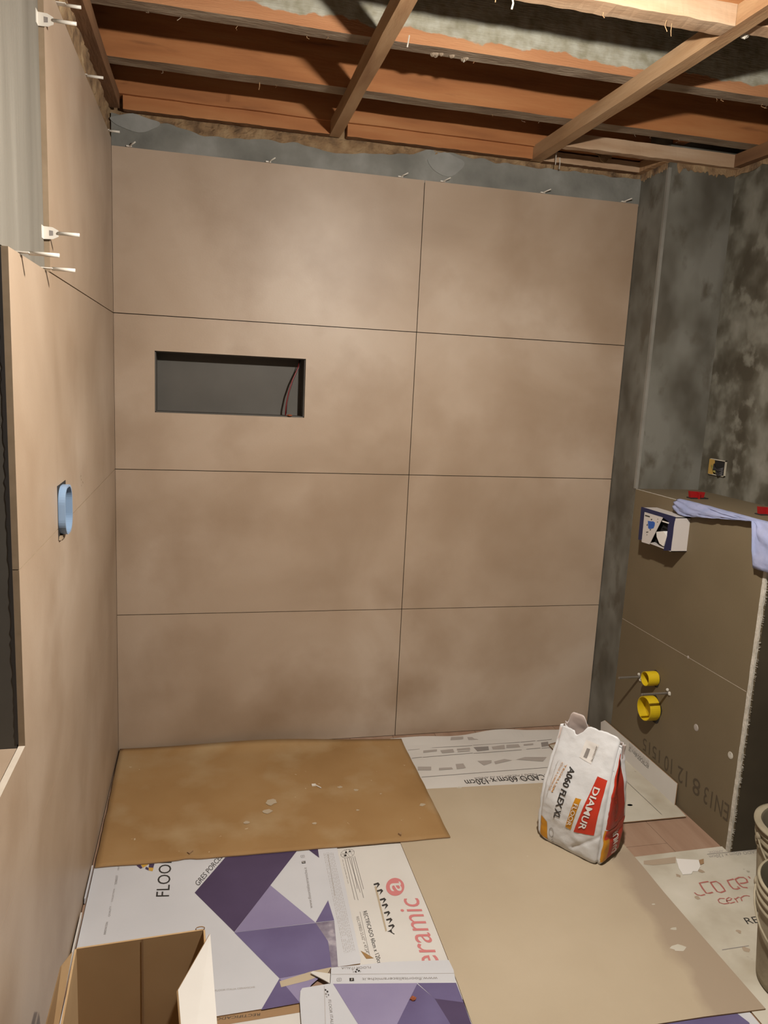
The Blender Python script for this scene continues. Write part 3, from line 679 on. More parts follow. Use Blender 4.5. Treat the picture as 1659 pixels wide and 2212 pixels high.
# ================================================================== CARTONS AND CARDBOARD ON THE FLOOR
def sheet(name, pts, z0, th, mats, label, cat='cardboard', lift=None, div=None):
    """a cut sheet of board: outline extruded, top face uses mats[0], edges mats[1]"""
    n = len(pts); mb = MB()
    zt = [(lift(p[0], p[1]) if lift else 0.0) for p in pts]
    mb.v = [(p[0], p[1], z0+l) for p, l in zip(pts, zt)]+[(p[0], p[1], z0+th+l) for p, l in zip(pts, zt)]
    mb.f = [tuple(range(n-1, -1, -1)), tuple(range(n, 2*n))]; mb.m = [1, 0]
    for i in range(n): mb.f.append((i, (i+1) % n, n+(i+1) % n, n+i)); mb.m.append(1)
    o = mb.build(name, mats, None)
    if label: tag(o, label, cat)
    return o
T = .0035
# brown sheet along the tiled wall: gridded so that its rear edge curls up the wall
mb = MB(); nu, nv = 60, 34
c00, c10, c11, c01 = (0.0128, -0.7991), (1.2037, -0.8133), (1.2122, -0.0695), (0.006, -0.006)
for k_ in range(2):
    for j in range(nv+1):
        for i in range(nu+1):
            u, v = i/nu, j/nv
            x = (c00[0]*(1-u)+c10[0]*u)*(1-v)+(c01[0]*(1-u)+c11[0]*u)*v; y = (c00[1]*(1-u)+c10[1]*u)*(1-v)+(c01[1]*(1-u)+c11[1]*u)*v
            y += (.004*noise.noise((x*9, 1, 0))+.006*math.exp(-((x-.30)/.02)**2)) if j == 0 else 0
            c = max(0, (v-.90)/.10)
            z = .0095+.020*c*c*math.exp(-((x-.62)/.34)**2)+.0025*noise.noise((x*3, y*4, 2))*(1-abs(2*v-1)) + .004*max(0, (v-.93)/.07)
            x += .004*noise.noise((y*10, 4, 0)) if i in (0, nu) else 0
            mb.v.append((max(x, .004), min(y, -.004), z+k_*T))
n1 = (nu+1)*(nv+1)
for j in range(nv):
    for i in range(nu):
        a = j*(nu+1)+i; mb.f.append((a+n1, a+n1+1, a+n1+nu+2, a+n1+nu+1)); mb.m.append(0); mb.f.append((a+nu+1, a+nu+2, a+1, a)); mb.m.append(0)
rim = [i for i in range(nu+1)]+[j*(nu+1)+nu for j in range(1, nv+1)]+[nv*(nu+1)+i for i in range(nu-1, -1, -1)]+[j*(nu+1) for j in range(nv-1, 0, -1)]
for a, b in zip(rim, rim[1:]+rim[:1]): mb.f.append((a, b, b+n1, a+n1)); mb.m.append(1)
shA = tag(mb.build('cardboard_sheet', ['kraft_a', 'kraft_edge'], None, True), 'warm brown cardboard sheet lying along the tiled back wall', 'cardboard')
for p in shA.data.polygons: p.use_smooth = (p.material_index == 0)
for (x, y, s) in ((.60, -.50, .03), (.93, -.46, .012), (.87, -.43, .012), (.91, -.60, .008), (.74, -.66, .01), (.50, -.62, .012), (.58, -.56, .02), (1.16, -.60, .014), (1.02, -.5, .006)):
    pts = [(x+s*math.cos(a)*random.uniform(.5, 1.1), y+s*.8*math.sin(a)*random.uniform(.5, 1.1), .0142) for a in [2*math.pi*i/11 for i in range(11)]]
    flat('dried_splash', pts, 'kraft_c', shA)
flap = MB().prism([(1.022, -.772), (1.030, -.785), (1.036, -.768)], 'z', .013, .020).build('torn_nick', 'kraft_edge', shA)
MB().prism([(.298, -.768), (.306, -.778), (.318, -.762), (.305, -.765)], 'z', .0125, .018).build('torn_nick', 'kraft_edge', shA)

# white printed carton under the sheets at the tiled wall
def liftB(x, y): return .0
mb = MB(); nu = 40
pts_b = []
for i in range(nu+1):
    x = 1.17+.90*i/nu; pts_b.append(x)
mbB = MB(); nb = 8
for k_ in range(2):
    for j in range(nb+1):
        for x0_ in pts_b:
            y = -.62+(.58)*j/nb; y = min(y, -.036); x = 1.17+(x0_-1.17)*(.697 if y < -.15 else .88)/.90; c = max(0, (j-nb+2)/2)
            z = .0002+.010*c*c*(.5+.5*math.sin((x-1.22)*17))*max(0, min(1, (1.84-x)/.06))
            mbB.v.append((x, y - .012*c*math.sin((x-1.2)*9), z+k_*T))
n1 = (nb+1)*(nu+1)
for j in range(nb):
    for i in range(nu):
        a = j*(nu+1)+i; mbB.f.append((a+n1, a+n1+1, a+n1+nu+2, a+n1+nu+1)); mbB.m.append(0); mbB.f.append((a+nu+1, a+nu+2, a+1, a)); mbB.m.append(1)
rim = [i for i in range(nu+1)]+[j*(nu+1)+nu for j in range(1, nb+1)]+[nb*(nu+1)+i for i in range(nu-1, -1, -1)]+[j*(nu+1) for j in range(nb-1, 0, -1)]
for a, b in zip(rim, rim[1:]+rim[:1]): mbB.f.append((a, b, b+n1, a+n1)); mbB.m.append(1)
shB = tag(mbB.build('flattened_carton', ['carton', 'kraft_edge']), 'flattened white carton with upside-down print beside the tiled back wall', 'carton')
ZB = T+.0006
def onB(a, b): return (a, b, ZB+.001)
lettering(shB, 'RECTIFICADO 60cm x 120cm', onB, (1.86, -.436), (1.385, -.432), (1.86, -.478), 'ink')
lettering(shB, 'RECTIFIED 23,62" x 47,24" APROX', onB, (1.6984, -0.4505), (1.4390, -0.4430), (1.6935, -0.4654), 'ink_grey')
lettering(shB, 'PIEZAS 2 PIECES= 1,44 m2 APROX', onB, (1.7082, -0.4223), (1.4342, -0.4177), (1.7036, -0.4365), 'ink_grey')
obj('printed_rule', [(a, b, ZB+.0009) for a, b in [(1.2188, -0.3834), (1.7950, -0.3801), (1.7935, -0.3832), (1.2179, -0.3864)]], [(0, 1, 2, 3)], 'ink_grey', shB)
obj('printed_rule', [(a, b, ZB+.0009) for a, b in [(1.2224, -0.1520), (1.2760, -0.1484), (1.2751, -0.1519), (1.2215, -0.1554)]], [(0, 1, 2, 3)], 'ink_grey', shB)
obj('printed_rule', [(a, b, ZB+.0009) for a, b in [(1.2861, -0.1438), (1.5210, -0.1482), (1.5197, -0.1517), (1.2852, -0.1472)]], [(0, 1, 2, 3)], 'ink_grey', shB)
obj('printed_rule', [(a, b, ZB+.0009) for a, b in [(1.5247, -0.1462), (1.7500, -0.1460), (1.7485, -0.1495), (1.5235, -0.1497)]], [(0, 1, 2, 3)], 'ink_grey', shB)
obj('printed_rule', [(a, b, ZB+.0009) for a, b in [(1.7530, -0.1464), (1.8272, -0.1422), (1.8256, -0.1458), (1.7515, -0.1499)]], [(0, 1, 2, 3)], 'ink_grey', shB)
obj('printed_rule', [(a, b, ZB+.0009) for a, b in [(1.8357, -0.1445), (1.9120, -0.1379), (1.9103, -0.1415), (1.8341, -0.1481)]], [(0, 1, 2, 3)], 'ink_grey', shB)
obj('printed_rule', [(a, b, ZB+.0009) for a, b in [(1.2204, -0.2247), (1.2666, -0.2195), (1.2656, -0.2228), (1.2196, -0.2280)]], [(0, 1, 2, 3)], 'ink_grey', shB)
obj('printed_rule', [(a, b, ZB+.0009) for a, b in [(1.2698, -0.2223), (1.5004, -0.2150), (1.4992, -0.2183), (1.2689, -0.2256)]], [(0, 1, 2, 3)], 'ink_grey', shB)
obj('printed_rule', [(a, b, ZB+.0009) for a, b in [(1.5020, -0.2187), (1.7297, -0.2158), (1.7283, -0.2192), (1.5008, -0.2221)]], [(0, 1, 2, 3)], 'ink_grey', shB)
obj('printed_rule', [(a, b, ZB+.0009) for a, b in [(1.7525, -0.2128), (1.8214, -0.2110), (1.8199, -0.2144), (1.7510, -0.2162)]], [(0, 1, 2, 3)], 'ink_grey', shB)
obj('printed_rule', [(a, b, ZB+.0009) for a, b in [(1.8262, -0.2141), (1.8964, -0.2111), (1.8947, -0.2146), (1.8247, -0.2175)]], [(0, 1, 2, 3)], 'ink_grey', shB)
obj('printed_block', [(a, b, ZB+.0009) for a, b in [(1.2873, -0.1665), (1.3513, -0.1632), (1.3461, -0.1803), (1.2819, -0.1858)]], [(0, 1, 2, 3)], 'ink_pale', shB)
obj('printed_block', [(a, b, ZB+.0009) for a, b in [(1.3627, -0.1742), (1.4236, -0.1692), (1.4196, -0.1995), (1.3631, -0.2013)]], [(0, 1, 2, 3)], 'ink_pale', shB)
obj('printed_block', [(a, b, ZB+.0009) for a, b in [(1.4415, -0.1692), (1.5021, -0.1675), (1.4993, -0.1840), (1.4362, -0.1852)]], [(0, 1, 2, 3)], 'ink_pale', shB)
obj('printed_block', [(a, b, ZB+.0009) for a, b in [(1.4368, -0.1924), (1.4941, -0.1905), (1.4920, -0.1997), (1.4338, -0.2014)]], [(0, 1, 2, 3)], 'ink_pale', shB)
obj('printed_block', [(a, b, ZB+.0009) for a, b in [(1.5210, -0.1652), (1.5902, -0.1670), (1.5809, -0.1996), (1.5251, -0.2041)]], [(0, 1, 2, 3)], 'ink_grey', shB)
obj('printed_block', [(a, b, ZB+.0009) for a, b in [(1.6034, -0.1724), (1.6686, -0.1626), (1.6566, -0.2001), (1.6004, -0.1962)]], [(0, 1, 2, 3)], 'ink_pale', shB)
obj('printed_block', [(a, b, ZB+.0009) for a, b in [(1.6774, -0.1638), (1.7356, -0.1653), (1.7331, -0.1932), (1.6657, -0.1928)]], [(0, 1, 2, 3)], 'ink_pale', shB)
obj('printed_block', [(a, b, ZB+.0009) for a, b in [(1.7592, -0.1684), (1.8072, -0.1660), (1.8010, -0.1801), (1.7537, -0.1812)]], [(0, 1, 2, 3)], 'ink_pale', shB)
obj('printed_block', [(a, b, ZB+.0009) for a, b in [(1.8461, -0.1635), (1.8828, -0.1595), (1.8677, -0.1987), (1.8315, -0.2025)]], [(0, 1, 2, 3)], 'ink_grey', shB)
obj('printed_block', [(a, b, ZB+.0009) for a, b in [(1.2255, -0.2997), (1.2822, -0.3075), (1.2737, -0.3365), (1.2175, -0.3287)]], [(0, 1, 2, 3)], 'ink_pale', shB)
obj('printed_block', [(a, b, ZB+.0009) for a, b in [(1.3115, -0.3224), (1.3673, -0.3246), (1.3677, -0.3409), (1.3059, -0.3409)]], [(0, 1, 2, 3)], 'ink_pale', shB)
obj('printed_block', [(a, b, ZB+.0009) for a, b in [(1.3923, -0.3007), (1.4270, -0.2999), (1.4254, -0.3381), (1.3839, -0.3431)]], [(0, 1, 2, 3)], 'ink_pale', shB)
obj('printed_block', [(a, b, ZB+.0009) for a, b in [(1.4953, -0.2868), (1.5587, -0.2898), (1.5505, -0.3112), (1.5094, -0.3277)]], [(0, 1, 2, 3)], 'ink_pale', shB)
obj('printed_block', [(a, b, ZB+.0009) for a, b in [(1.5657, -0.3020), (1.6190, -0.2866), (1.6484, -0.3019), (1.5631, -0.3240)]], [(0, 1, 2, 3)], 'ink_pale', shB)
obj('printed_block', [(a, b, ZB+.0009) for a, b in [(1.6675, -0.2988), (1.7164, -0.2825), (1.8134, -0.2955), (1.7790, -0.3310)]], [(0, 1, 2, 3)], 'ink_pale', shB)
obj('printed_block', [(a, b, ZB+.0009) for a, b in [(1.3360, -0.0632), (1.4119, -0.0540), (1.4102, -0.0791), (1.3359, -0.0844)]], [(0, 1, 2, 3)], 'ink_pale', shB)
obj('printed_block', [(a, b, ZB+.0009) for a, b in [(1.4414, -0.0578), (1.5086, -0.0601), (1.5003, -0.0845), (1.4375, -0.0889)]], [(0, 1, 2, 3)], 'ink_pale', shB)
obj('printed_block', [(a, b, ZB+.0009) for a, b in [(1.5243, -0.0685), (1.5778, -0.0754), (1.5749, -0.1005), (1.5209, -0.0960)]], [(0, 1, 2, 3)], 'ink_pale', shB)
obj('printed_block', [(a, b, ZB+.0009) for a, b in [(1.5993, -0.0846), (1.6757, -0.0816), (1.6632, -0.1056), (1.5963, -0.1096)]], [(0, 1, 2, 3)], 'ink_pale', shB)
obj('printed_block', [(a, b, ZB+.0009) for a, b in [(1.6877, -0.0832), (1.7677, -0.0740), (1.7573, -0.0986), (1.6781, -0.1075)]], [(0, 1, 2, 3)], 'ink_pale', shB)

# white carton bent up against the partition
shD = sheet('bent_carton', [(1.872, -.815), (2.150, -.815), (2.156, -.738), (2.156, -.195), (1.872, -.195)], .0043, T, ['carton_dirty', 'kraft_edge'], 'white carton behind the sack with one flap folded up the partition', 'carton')
fl = [(-.738, .004), (-.726, .092), (-.36, .094), (-.158, .092), (-.13, .070), (-.155, .004)]
mb = MB(); n = len(fl)
mb.v = [(2.150+.010*min(1, b/.09), a, b) for a, b in fl]+[(2.1535+.010*min(1, b/.09), a, b) for a, b in fl]
mb.f = [tuple(range(n)), tuple(range(2*n-1, n-1, -1))]+[(i, (i+1) % n, n+(i+1) % n, n+i) for i in range(n)]; mb.m = [0, 1]+[1]*n
fo = mb.build('standing_flap', ['carton', 'kraft_edge'], shD)
def onF(a, b): return (2.1494+.010*min(1, b/.09), a, b)
lettering(fo, 'RECTIFICADO 60cm x 120', onF, (-.535, .072), (-.380, .074), (-.535, .053), 'ink')
lettering(fo, 'RECTIFIED 23,62" x 47,24" APROX', onF, (-.530, .086), (-.372, .088), (-.530, .077), 'ink_pale')
obj('printed_rule', [onF(-.537, .0755), onF(-.375, .0775), onF(-.375, .0765), onF(-.537, .0745)], [(0, 1, 2, 3)], 'ink_grey', fo)
for (cx, cy, r) in ((1.973, -.71, .011), (1.885, -.700, .014)):
    flat('punched_hole', [(cx+r*math.cos(a), cy+r*.62*math.sin(a), .0078) for a in [2*math.pi*i/16 for i in range(16)]], 'ink', shD)
flat('crease', [(2.06, -.79, .0078), (2.062, -.79, .0078), (2.05, -.20, .0078), (2.048, -.20, .0078)], 'ink_pale', shD)

# dirty white carton beside the buckets
shE = sheet('flattened_carton', [(1.76, -1.012), (2.18, -1.004), (2.46, -.996), (2.46, -2.10), (1.76, -2.10)], .0004, T, ['carton_dirty', 'kraft_edge'], 'dirty white carton with red lettering under the buckets', 'carton')
onE = onz(T+.0010)
def stroke(parent, pts, z, wd, mat):
    """a drawn line as a flat band"""
    v = []
    for k_ in range(len(pts)):
        a, b = Vector(pts[max(0, k_-1)]), Vector(pts[min(len(pts)-1, k_+1)]); d = (b-a).normalized(); e_ = Vector((-d.y, d.x))*wd/2; p = Vector(pts[k_])
        v += [(p.x-e_.x, p.y-e_.y, z), (p.x+e_.x, p.y+e_.y, z)]
    return obj('red_stroke', v, [(2*k_, 2*k_+2, 2*k_+3, 2*k_+1) for k_ in range(len(pts)-1)], mat, parent)
stroke(shE, [(1.9056, -1.2165), (1.9081, -1.2278), (1.9187, -1.2333), (1.9351, -1.2306)], T+.0012, 0.005, 'ink_red')
stroke(shE, [(1.9888, -1.1739), (1.9701, -1.1750), (1.9531, -1.1764), (1.9464, -1.2026), (1.9433, -1.2257), (1.9538, -1.2274), (1.9684, -1.2250)], T+.0012, 0.006, 'ink_red')
stroke(shE, [(1.9926, -1.1794), (2.0151, -1.1773), (2.0205, -1.1904), (2.0178, -1.2101), (2.0141, -1.2254), (1.9936, -1.2307), (1.9846, -1.2245), (1.9875, -1.2028), (1.9926, -1.1794)], T+.0012, 0.006, 'ink_red')
stroke(shE, [(2.0838, -1.1760), (2.0566, -1.1799), (2.0487, -1.2046), (2.0485, -1.2206), (2.0591, -1.2239), (2.0720, -1.2212), (2.0695, -1.2128)], T+.0012, 0.006, 'ink_red')
stroke(shE, [(2.1003, -1.2234), (2.0865, -1.2195), (2.0829, -1.2109), (2.0839, -1.1941), (2.0881, -1.1783), (2.1075, -1.1714), (2.1238, -1.1740), (2.1267, -1.1845), (2.1201, -1.1982), (2.1048, -1.2007), (2.0897, -1.1999)], T+.0012, 0.006, 'ink_red')
stroke(shE, [(2.1432, -1.1713), (2.1441, -1.1756), (2.1427, -1.1820)], T+.0012, 0.005, 'ink_red')
stroke(shE, [(1.9871, -1.2590), (1.9720, -1.2558), (1.9603, -1.2623), (1.9569, -1.2739), (1.9673, -1.2816), (1.9858, -1.2816)], T+.0012, 0.004, 'ink_red')
stroke(shE, [(1.9841, -1.2707), (2.0011, -1.2690), (2.0104, -1.2628), (2.0047, -1.2565), (1.9907, -1.2627), (1.9836, -1.2752), (1.9909, -1.2824), (2.0094, -1.2794)], T+.0012, 0.004, 'ink_red')
stroke(shE, [(2.0193, -1.2628), (2.0198, -1.2720), (2.0172, -1.2829)], T+.0012, 0.004, 'ink_red')
stroke(shE, [(2.0208, -1.2676), (2.0370, -1.2603), (2.0427, -1.2650), (2.0358, -1.2792)], T+.0012, 0.004, 'ink_red')
stroke(shE, [(2.0448, -1.2638), (2.0601, -1.2578), (2.0706, -1.2580), (2.0779, -1.2630)], T+.0012, 0.004, 'ink_red')
lettering(shE, 'RE', onE, (1.9799, -1.3764), (2.0248, -1.3762), (1.9849, -1.3492), 'ink')
lettering(shE, 'RECTIFICADO 60cm x 120cm', onE, (2.3546, -1.0456), (2.0826, -1.0457), (2.3484, -1.0617), 'ink_grey')
lettering(shE, 'RECTIFIED 23,62" x 47,24" APROX', onE, (2.3571, -1.0253), (2.0960, -1.0239), (2.3527, -1.0364), 'ink_pale')
obj('printed_rule', [(a, b, T+.001) for a, b in [(2.0819, -1.0370), (2.2819, -1.0412), (2.2800, -1.0436), (2.0798, -1.0400)]], [(0, 1, 2, 3)], 'ink_grey', shE)
obj('printed_rule', [(a, b, T+.001) for a, b in [(1.8289, -1.4578), (1.9205, -1.4566), (1.9193, -1.4592), (1.8277, -1.4604)]], [(0, 1, 2, 3)], 'ink_grey', shE)
flat('dirt_smear', [(1.8323, -1.0372, .0045), (1.9587, -1.0343, .0045), (1.9373, -1.0664, .0045), (1.8499, -1.0653, .0045), (1.8216, -1.0546, .0045)], 'kraft_dust', shE)
for (x, y, s) in ((1.90, -1.24, .012), (1.93, -1.40, .01), (1.90, -1.47, .014), (2.0, -1.12, .014), (1.905, -1.13, .01)):
    flat('dirt_smear', [(x+s*math.cos(a)*random.uniform(.5, 1.1), y+s*math.sin(a)*random.uniform(.5, 1.1), .0046) for a in [2*math.pi*i/9 for i in range(9)]], 'kraft_dust', shE)
sw = [(1.952, -1.046), (2.028, -1.066), (2.010, -1.10), (1.985, -1.121), (1.968, -1.118), (1.955, -1.130), (1.922, -1.129), (1.930, -1.095)]
scrap = tag(MB().prism(sw, 'z', .0045, .0066).build('carton_scrap', ['white_print']), 'torn white scrap lying on the dirty carton', 'scrap')
MB().prism([(2.028, -1.066), (2.05, -1.062), (2.035, -1.085), (2.018, -1.09)], 'z', .0046, .0062).build('brown_corner', 'kraft_edge', scrap)

# large dusty brown sheet in the middle
lC = None
shC = sheet('cardboard_sheet', [(1.010, -.55)]+[(1.2128, -0.4807), (1.7347, -0.5046), (1.800, -.60), (1.8108, -0.9407), (1.8096, -1.0604), (1.8035, -1.2042), (1.8021, -1.3646), (1.8013, -1.6725), (1.6203, -1.6663), (1.4821, -1.6652), (1.20, -1.648), (1.006, -1.648), (1.0140, -1.5824), (1.0198, -1.4467), (1.0232, -1.1685), (1.0216, -0.7975)],
            .0042, T, ['kraft_c', 'kraft_edge'], 'large plain tan cardboard sheet in the middle of the floor', 'cardboard', lC)
for (x, y, s) in ((1.700, -1.435, .026), (1.735, -1.36, .012), (1.735, -1.25, .007), (1.62, -1.29, .003), (1.345, -.49, .012)):
    flat('dried_splash', [(x+s*math.cos(a)*random.uniform(.6, 1.1), y+.6*s*math.sin(a)*random.uniform(.6, 1.1), .0081) for a in [2*math.pi*i/11 for i in range(11)]], 'carton_dirty', shC)

# left carton: purple facets, FLOOR ITALIA
ZF = .0042
shF = sheet('printed_carton', [(.010, -.70), (.79, -.70)]+[(0.7986, -0.7824), (0.7791, -1.3196), (0.7746, -1.3362), (0.7160, -1.3381), (0.6960, -1.3347), (0.6066, -1.3721), (0.5959, -1.4416), (0.3808, -1.4477), (0.3325, -1.4491), (.06, -1.435), (.012, -1.42)],
            ZF, T, ['carton_lilac', 'kraft_edge'], 'white carton with dark purple facets and tall black lettering by the left wall', 'carton')
zt = ZF+T
def onFf(a, b): return (a, b, zt+.0005)
obj('printed_facet', [(a, b, zt+.0004) for a, b in [(0.4216, -0.8039), (0.6715, -0.7867), (0.4396, -1.1582), (0.3257, -0.9667)]], [tuple(range(4))], 'purple_dark', shF)
obj('printed_facet', [(a, b, zt+.0004) for a, b in [(0.5577, -0.9679), (0.6752, -1.1575), (0.4396, -1.1595)]], [tuple(range(3))], 'purple_light', shF)
obj('printed_facet', [(a, b, zt+.0004) for a, b in [(0.4395, -1.1602), (0.6750, -1.1589), (0.6870, -1.1960), (0.7001, -1.2390), (0.6947, -1.3401), (0.5516, -1.3526)]], [tuple(range(6))], 'purple_mid', shF)
obj('printed_facet', [(a, b, zt+.0004) for a, b in [(0.5516, -1.3526), (0.5957, -1.4425), (0.4965, -1.4476)]], [tuple(range(3))], 'purple_mid', shF)
obj('printed_facet', [(a, b, zt+.0004) for a, b in [(0.5516, -1.3526), (0.6888, -1.3422), (0.6322, -1.3886), (0.5957, -1.4425)]], [tuple(range(4))], 'purple_light', shF)
obj('printed_facet', [(a, b, zt+.0004) for a, b in [(0.6974, -0.8002), (0.7327, -0.7942), (0.7294, -0.8538)]], [tuple(range(3))], 'purple_dark', shF)
obj('printed_facet', [(a, b, zt+.0004) for a, b in [(0.6752, -1.1575), (0.7266, -1.0669), (0.7312, -1.1575)]], [tuple(range(3))], 'purple_mid', shF)
obj('printed_facet', [(a, b, zt+.0004) for a, b in [(0.6750, -1.1589), (0.7310, -1.1589), (0.7215, -1.2559), (0.7113, -1.3460), (0.6947, -1.3401), (0.7001, -1.2390), (0.6870, -1.1960)]], [tuple(range(7))], 'tape', shF)
flat('torn_paper', [(0.5507, -1.3629, zt+.0007), (0.6383, -1.3426, zt+.0007), (0.6942, -1.3370, zt+.0007), (0.6820, -1.3561, zt+.0007), (0.6253, -1.3729, zt+.0007), (0.5532, -1.3835, zt+.0007)], 'kraft_c', shF)
lettering(shF, 'FLOOR', onFf, (0.2497, -0.9716), (0.2501, -0.7726), (0.2100, -0.9667), 'ink')
lettering(shF, 'GRES PORCELLANATO', onFf, (0.3365, -0.9380), (0.4661, -0.7115), (0.3245, -0.9182), 'ink')
lettering(shF, 'www.flooritaliaceramiche.it', onFf, (0.6752, -1.0944), (0.6812, -0.8966), (0.6659, -1.0944), 'ink_grey')
lettering(shF, 'f', onz(zt+.0010), (0.6804, -0.8726), (0.6808, -0.8661), (0.6698, -0.8716), 'white_print')
obj('printed_icon', [(a, b, zt+.0006) for a, b in [(0.6690, -0.8636), (0.6820, -0.8634), (0.6814, -0.8752), (0.6685, -0.8757)]], [(0, 1, 2, 3)], 'ink', shF)
def ring(parent, cs, z, mat, name='printed_ring', wdt=.16):
    """outline of a closed path cs, as a thin band"""
    cx = sum(p[0] for p in cs)/len(cs); cy = sum(p[1] for p in cs)/len(cs); n = len(cs)
    v = [(p[0], p[1], z) for p in cs]+[(p[0]+(cx-p[0])*wdt, p[1]+(cy-p[1])*wdt, z) for p in cs]
    return obj(name, v, [(i, (i+1) % n, n+(i+1) % n, n+i) for i in range(n)], mat, parent)
ring(shF, [(0.6688, -0.8332), (0.6707, -0.8306), (0.6811, -0.8307), (0.6825, -0.8335), (0.6825, -0.8416), (0.6803, -0.8442), (0.6704, -0.8442), (0.6690, -0.8410)], zt+.0006, 'ink_grey')
ring(shF, [(0.6731, -0.8350), (0.6777, -0.8343), (0.6787, -0.8388), (0.6757, -0.8413), (0.6733, -0.8395)], zt+.0006, 'ink_grey', wdt=.3)
lettering(shF, 'INNOVATION', onFf, (0.0829, -1.1087), (0.0836, -1.0573), (0.0765, -1.1076), 'ink_grey')
lettering(shF, 'QUALITY', onFf, (0.0856, -1.0342), (0.0850, -0.9889), (0.0803, -1.0334), 'ink_grey')
lettering(shF, 'COLLECTION', onFf, (0.0863, -0.9703), (0.0864, -0.9106), (0.0814, -0.9695), 'ink_grey')
lettering(shF, 'TECHNOLOGY', onFf, (0.0891, -0.8902), (0.0882, -0.8440), (0.0821, -0.8891), 'ink_grey')
lettering(shF, 'ITALY', onFf, (0.0885, -0.8178), (0.0872, -0.7960), (0.0833, -0.8169), 'ink_grey')
obj('printed_logo', [(a, b, zt+.0006) for a, b in [(0.1399, -0.8025), (0.1528, -0.8011), (0.1603, -0.8179), (0.1545, -0.8222)]], [tuple(range(4))], 'purple_dark', shF)
obj('printed_logo', [(a, b, zt+.0006) for a, b in [(0.1538, -0.8012), (0.1789, -0.8016), (0.1619, -0.8182)]], [tuple(range(3))], 'print_yellow', shF)
obj('printed_logo', [(a, b, zt+.0006) for a, b in [(0.1799, -0.8018), (0.1962, -0.8026), (0.1938, -0.8232), (0.1789, -0.8174)]], [tuple(range(4))], 'purple_dark', shF)
obj('printed_logo', [(a, b, zt+.0006) for a, b in [(0.1790, -0.8183), (0.1949, -0.8234), (0.1929, -0.8403), (0.1812, -0.8350)]], [tuple(range(4))], 'print_yellow', shF)
obj('printed_logo', [(a, b, zt+.0006) for a, b in [(0.1703, -0.8134), (0.1792, -0.8209), (0.1802, -0.8348), (0.1691, -0.8245)]], [tuple(range(4))], 'purple_dark', shF)
# small print on the side strip, as short dashes
random.seed(11)
A0, A1, W0 = Vector((0.7483, -0.8175)), Vector((0.7378, -1.2924)), Vector((0.7728, -0.8156))
dv = (A1-A0); wv = (W0-A0)
mb = MB()
for c_ in range(7):
    t_ = 0.0
    while t_ < 1:
        l = random.uniform(.008, .035)
        if not (abs((t_*4.6) % 1) < .05):
            p = A0+wv*(c_/6*1.25)+dv*t_; q = A0+wv*(c_/6*1.25)+dv*min(1, t_+l); e_ = wv*.045
            b = len(mb.v); mb.v += [(p.x, p.y, zt+.0005), (q.x, q.y, zt+.0005), (q.x+e_.x, q.y+e_.y, zt+.0005), (p.x+e_.x, p.y+e_.y, zt+.0005)]; mb.f.append((b, b+1, b+2, b+3)); mb.m.append(0)
        t_ += l+random.uniform(.005, .012)
tag(mb.build('small_print', 'ink_pale', shF), kind='stuff')
lettering(shF, 'FLOOR ITALIA CERAMICHE', onFf, (0.3833, -1.3681), (0.4863, -1.3736), (0.3829, -1.3624), 'ink_pale')
flat('fold_line', [(0.7501, -1.0512, zt+.0005), (0.7516, -1.0514, zt+.0005), (0.7618, -0.8385, zt+.0005), (0.7602, -0.8382, zt+.0005)], 'ink_pale', shF)
# carton edge turned up along the left wall
MB().prism([(.003, .004), (.007, .004), (.009, .028), (.005, .028)], 'y', -1.40, -1.03).build('side_flap', 'carton', shF)
MB().prism([(.003, .004), (.007, .004), (.008, .022), (.004, .022)], 'y', -.96, -.80).build('side_flap', 'carton_lilac', shF)

# middle carton with the pink logo
shG = sheet('logo_carton', [(.72, -.66), (1.12, -.66), (1.12, -1.50), (.72, -1.50)], .0004, T, ['carton', 'kraft_edge'], 'white carton with a round pink logo beside the large tan sheet', 'carton')
onG = onz(T+.0011); zg = T+.0010
lettering(shG, 'ceramic', onG, (0.9903, -1.4281), (1.0066, -1.0981), (0.9182, -1.4179), 'ink_pink')
cc = [(0.9484, -1.0330), (0.9775, -1.0377), (0.9588, -0.9906)]
cx, cy = cc[0]; rx = Vector((cc[1][0]-cx, cc[1][1]-cy)); ry = Vector((cc[2][0]-cx, cc[2][1]-cy))
flat('printed_disc', [(cx+rx.x*math.cos(a)+ry.x*math.sin(a), cy+rx.y*math.cos(a)+ry.y*math.sin(a), zg) for a in [2*math.pi*i/36 for i in range(36)]], 'ink_pink', shG)
lettering(shG, 'a', onz(T+.0014), (0.9650, -1.0572), (0.9704, -1.0115), (0.9092, -1.0512), 'carton')
lettering(shG, 'RECTIFICADO 60cm x 120cm', onG, (0.8237, -1.1305), (0.8229, -1.3494), (0.8361, -1.1269), 'ink')
lettering(shG, 'RECTIFIED 23,62" x 47,24"', onG, (0.7990, -1.1497), (0.7986, -1.3004), (0.8075, -1.1478), 'ink_grey')
obj('printed_rule', [(a, b, zg) for a, b in [(0.8142, -1.1290), (0.8155, -1.1286), (0.8079, -1.3163), (0.8067, -1.3166)]], [(0, 1, 2, 3)], 'ink_grey', shG)
obj('printed_rule', [(a, b, zg) for a, b in [(0.8144, -0.8626), (0.8162, -0.8622), (0.8105, -1.0733), (0.8088, -1.0736)]], [(0, 1, 2, 3)], 'ink_grey', shG)
obj('printed_rule', [(a, b, zg) for a, b in [(0.8221, -0.8625), (0.8239, -0.8621), (0.8202, -1.0767), (0.8185, -1.0770)]], [(0, 1, 2, 3)], 'ink_grey', shG)
obj('printed_rule', [(a, b, zg) for a, b in [(0.8295, -0.8622), (0.8313, -0.8618), (0.8335, -1.0432), (0.8318, -1.0435)]], [(0, 1, 2, 3)], 'ink_grey', shG)
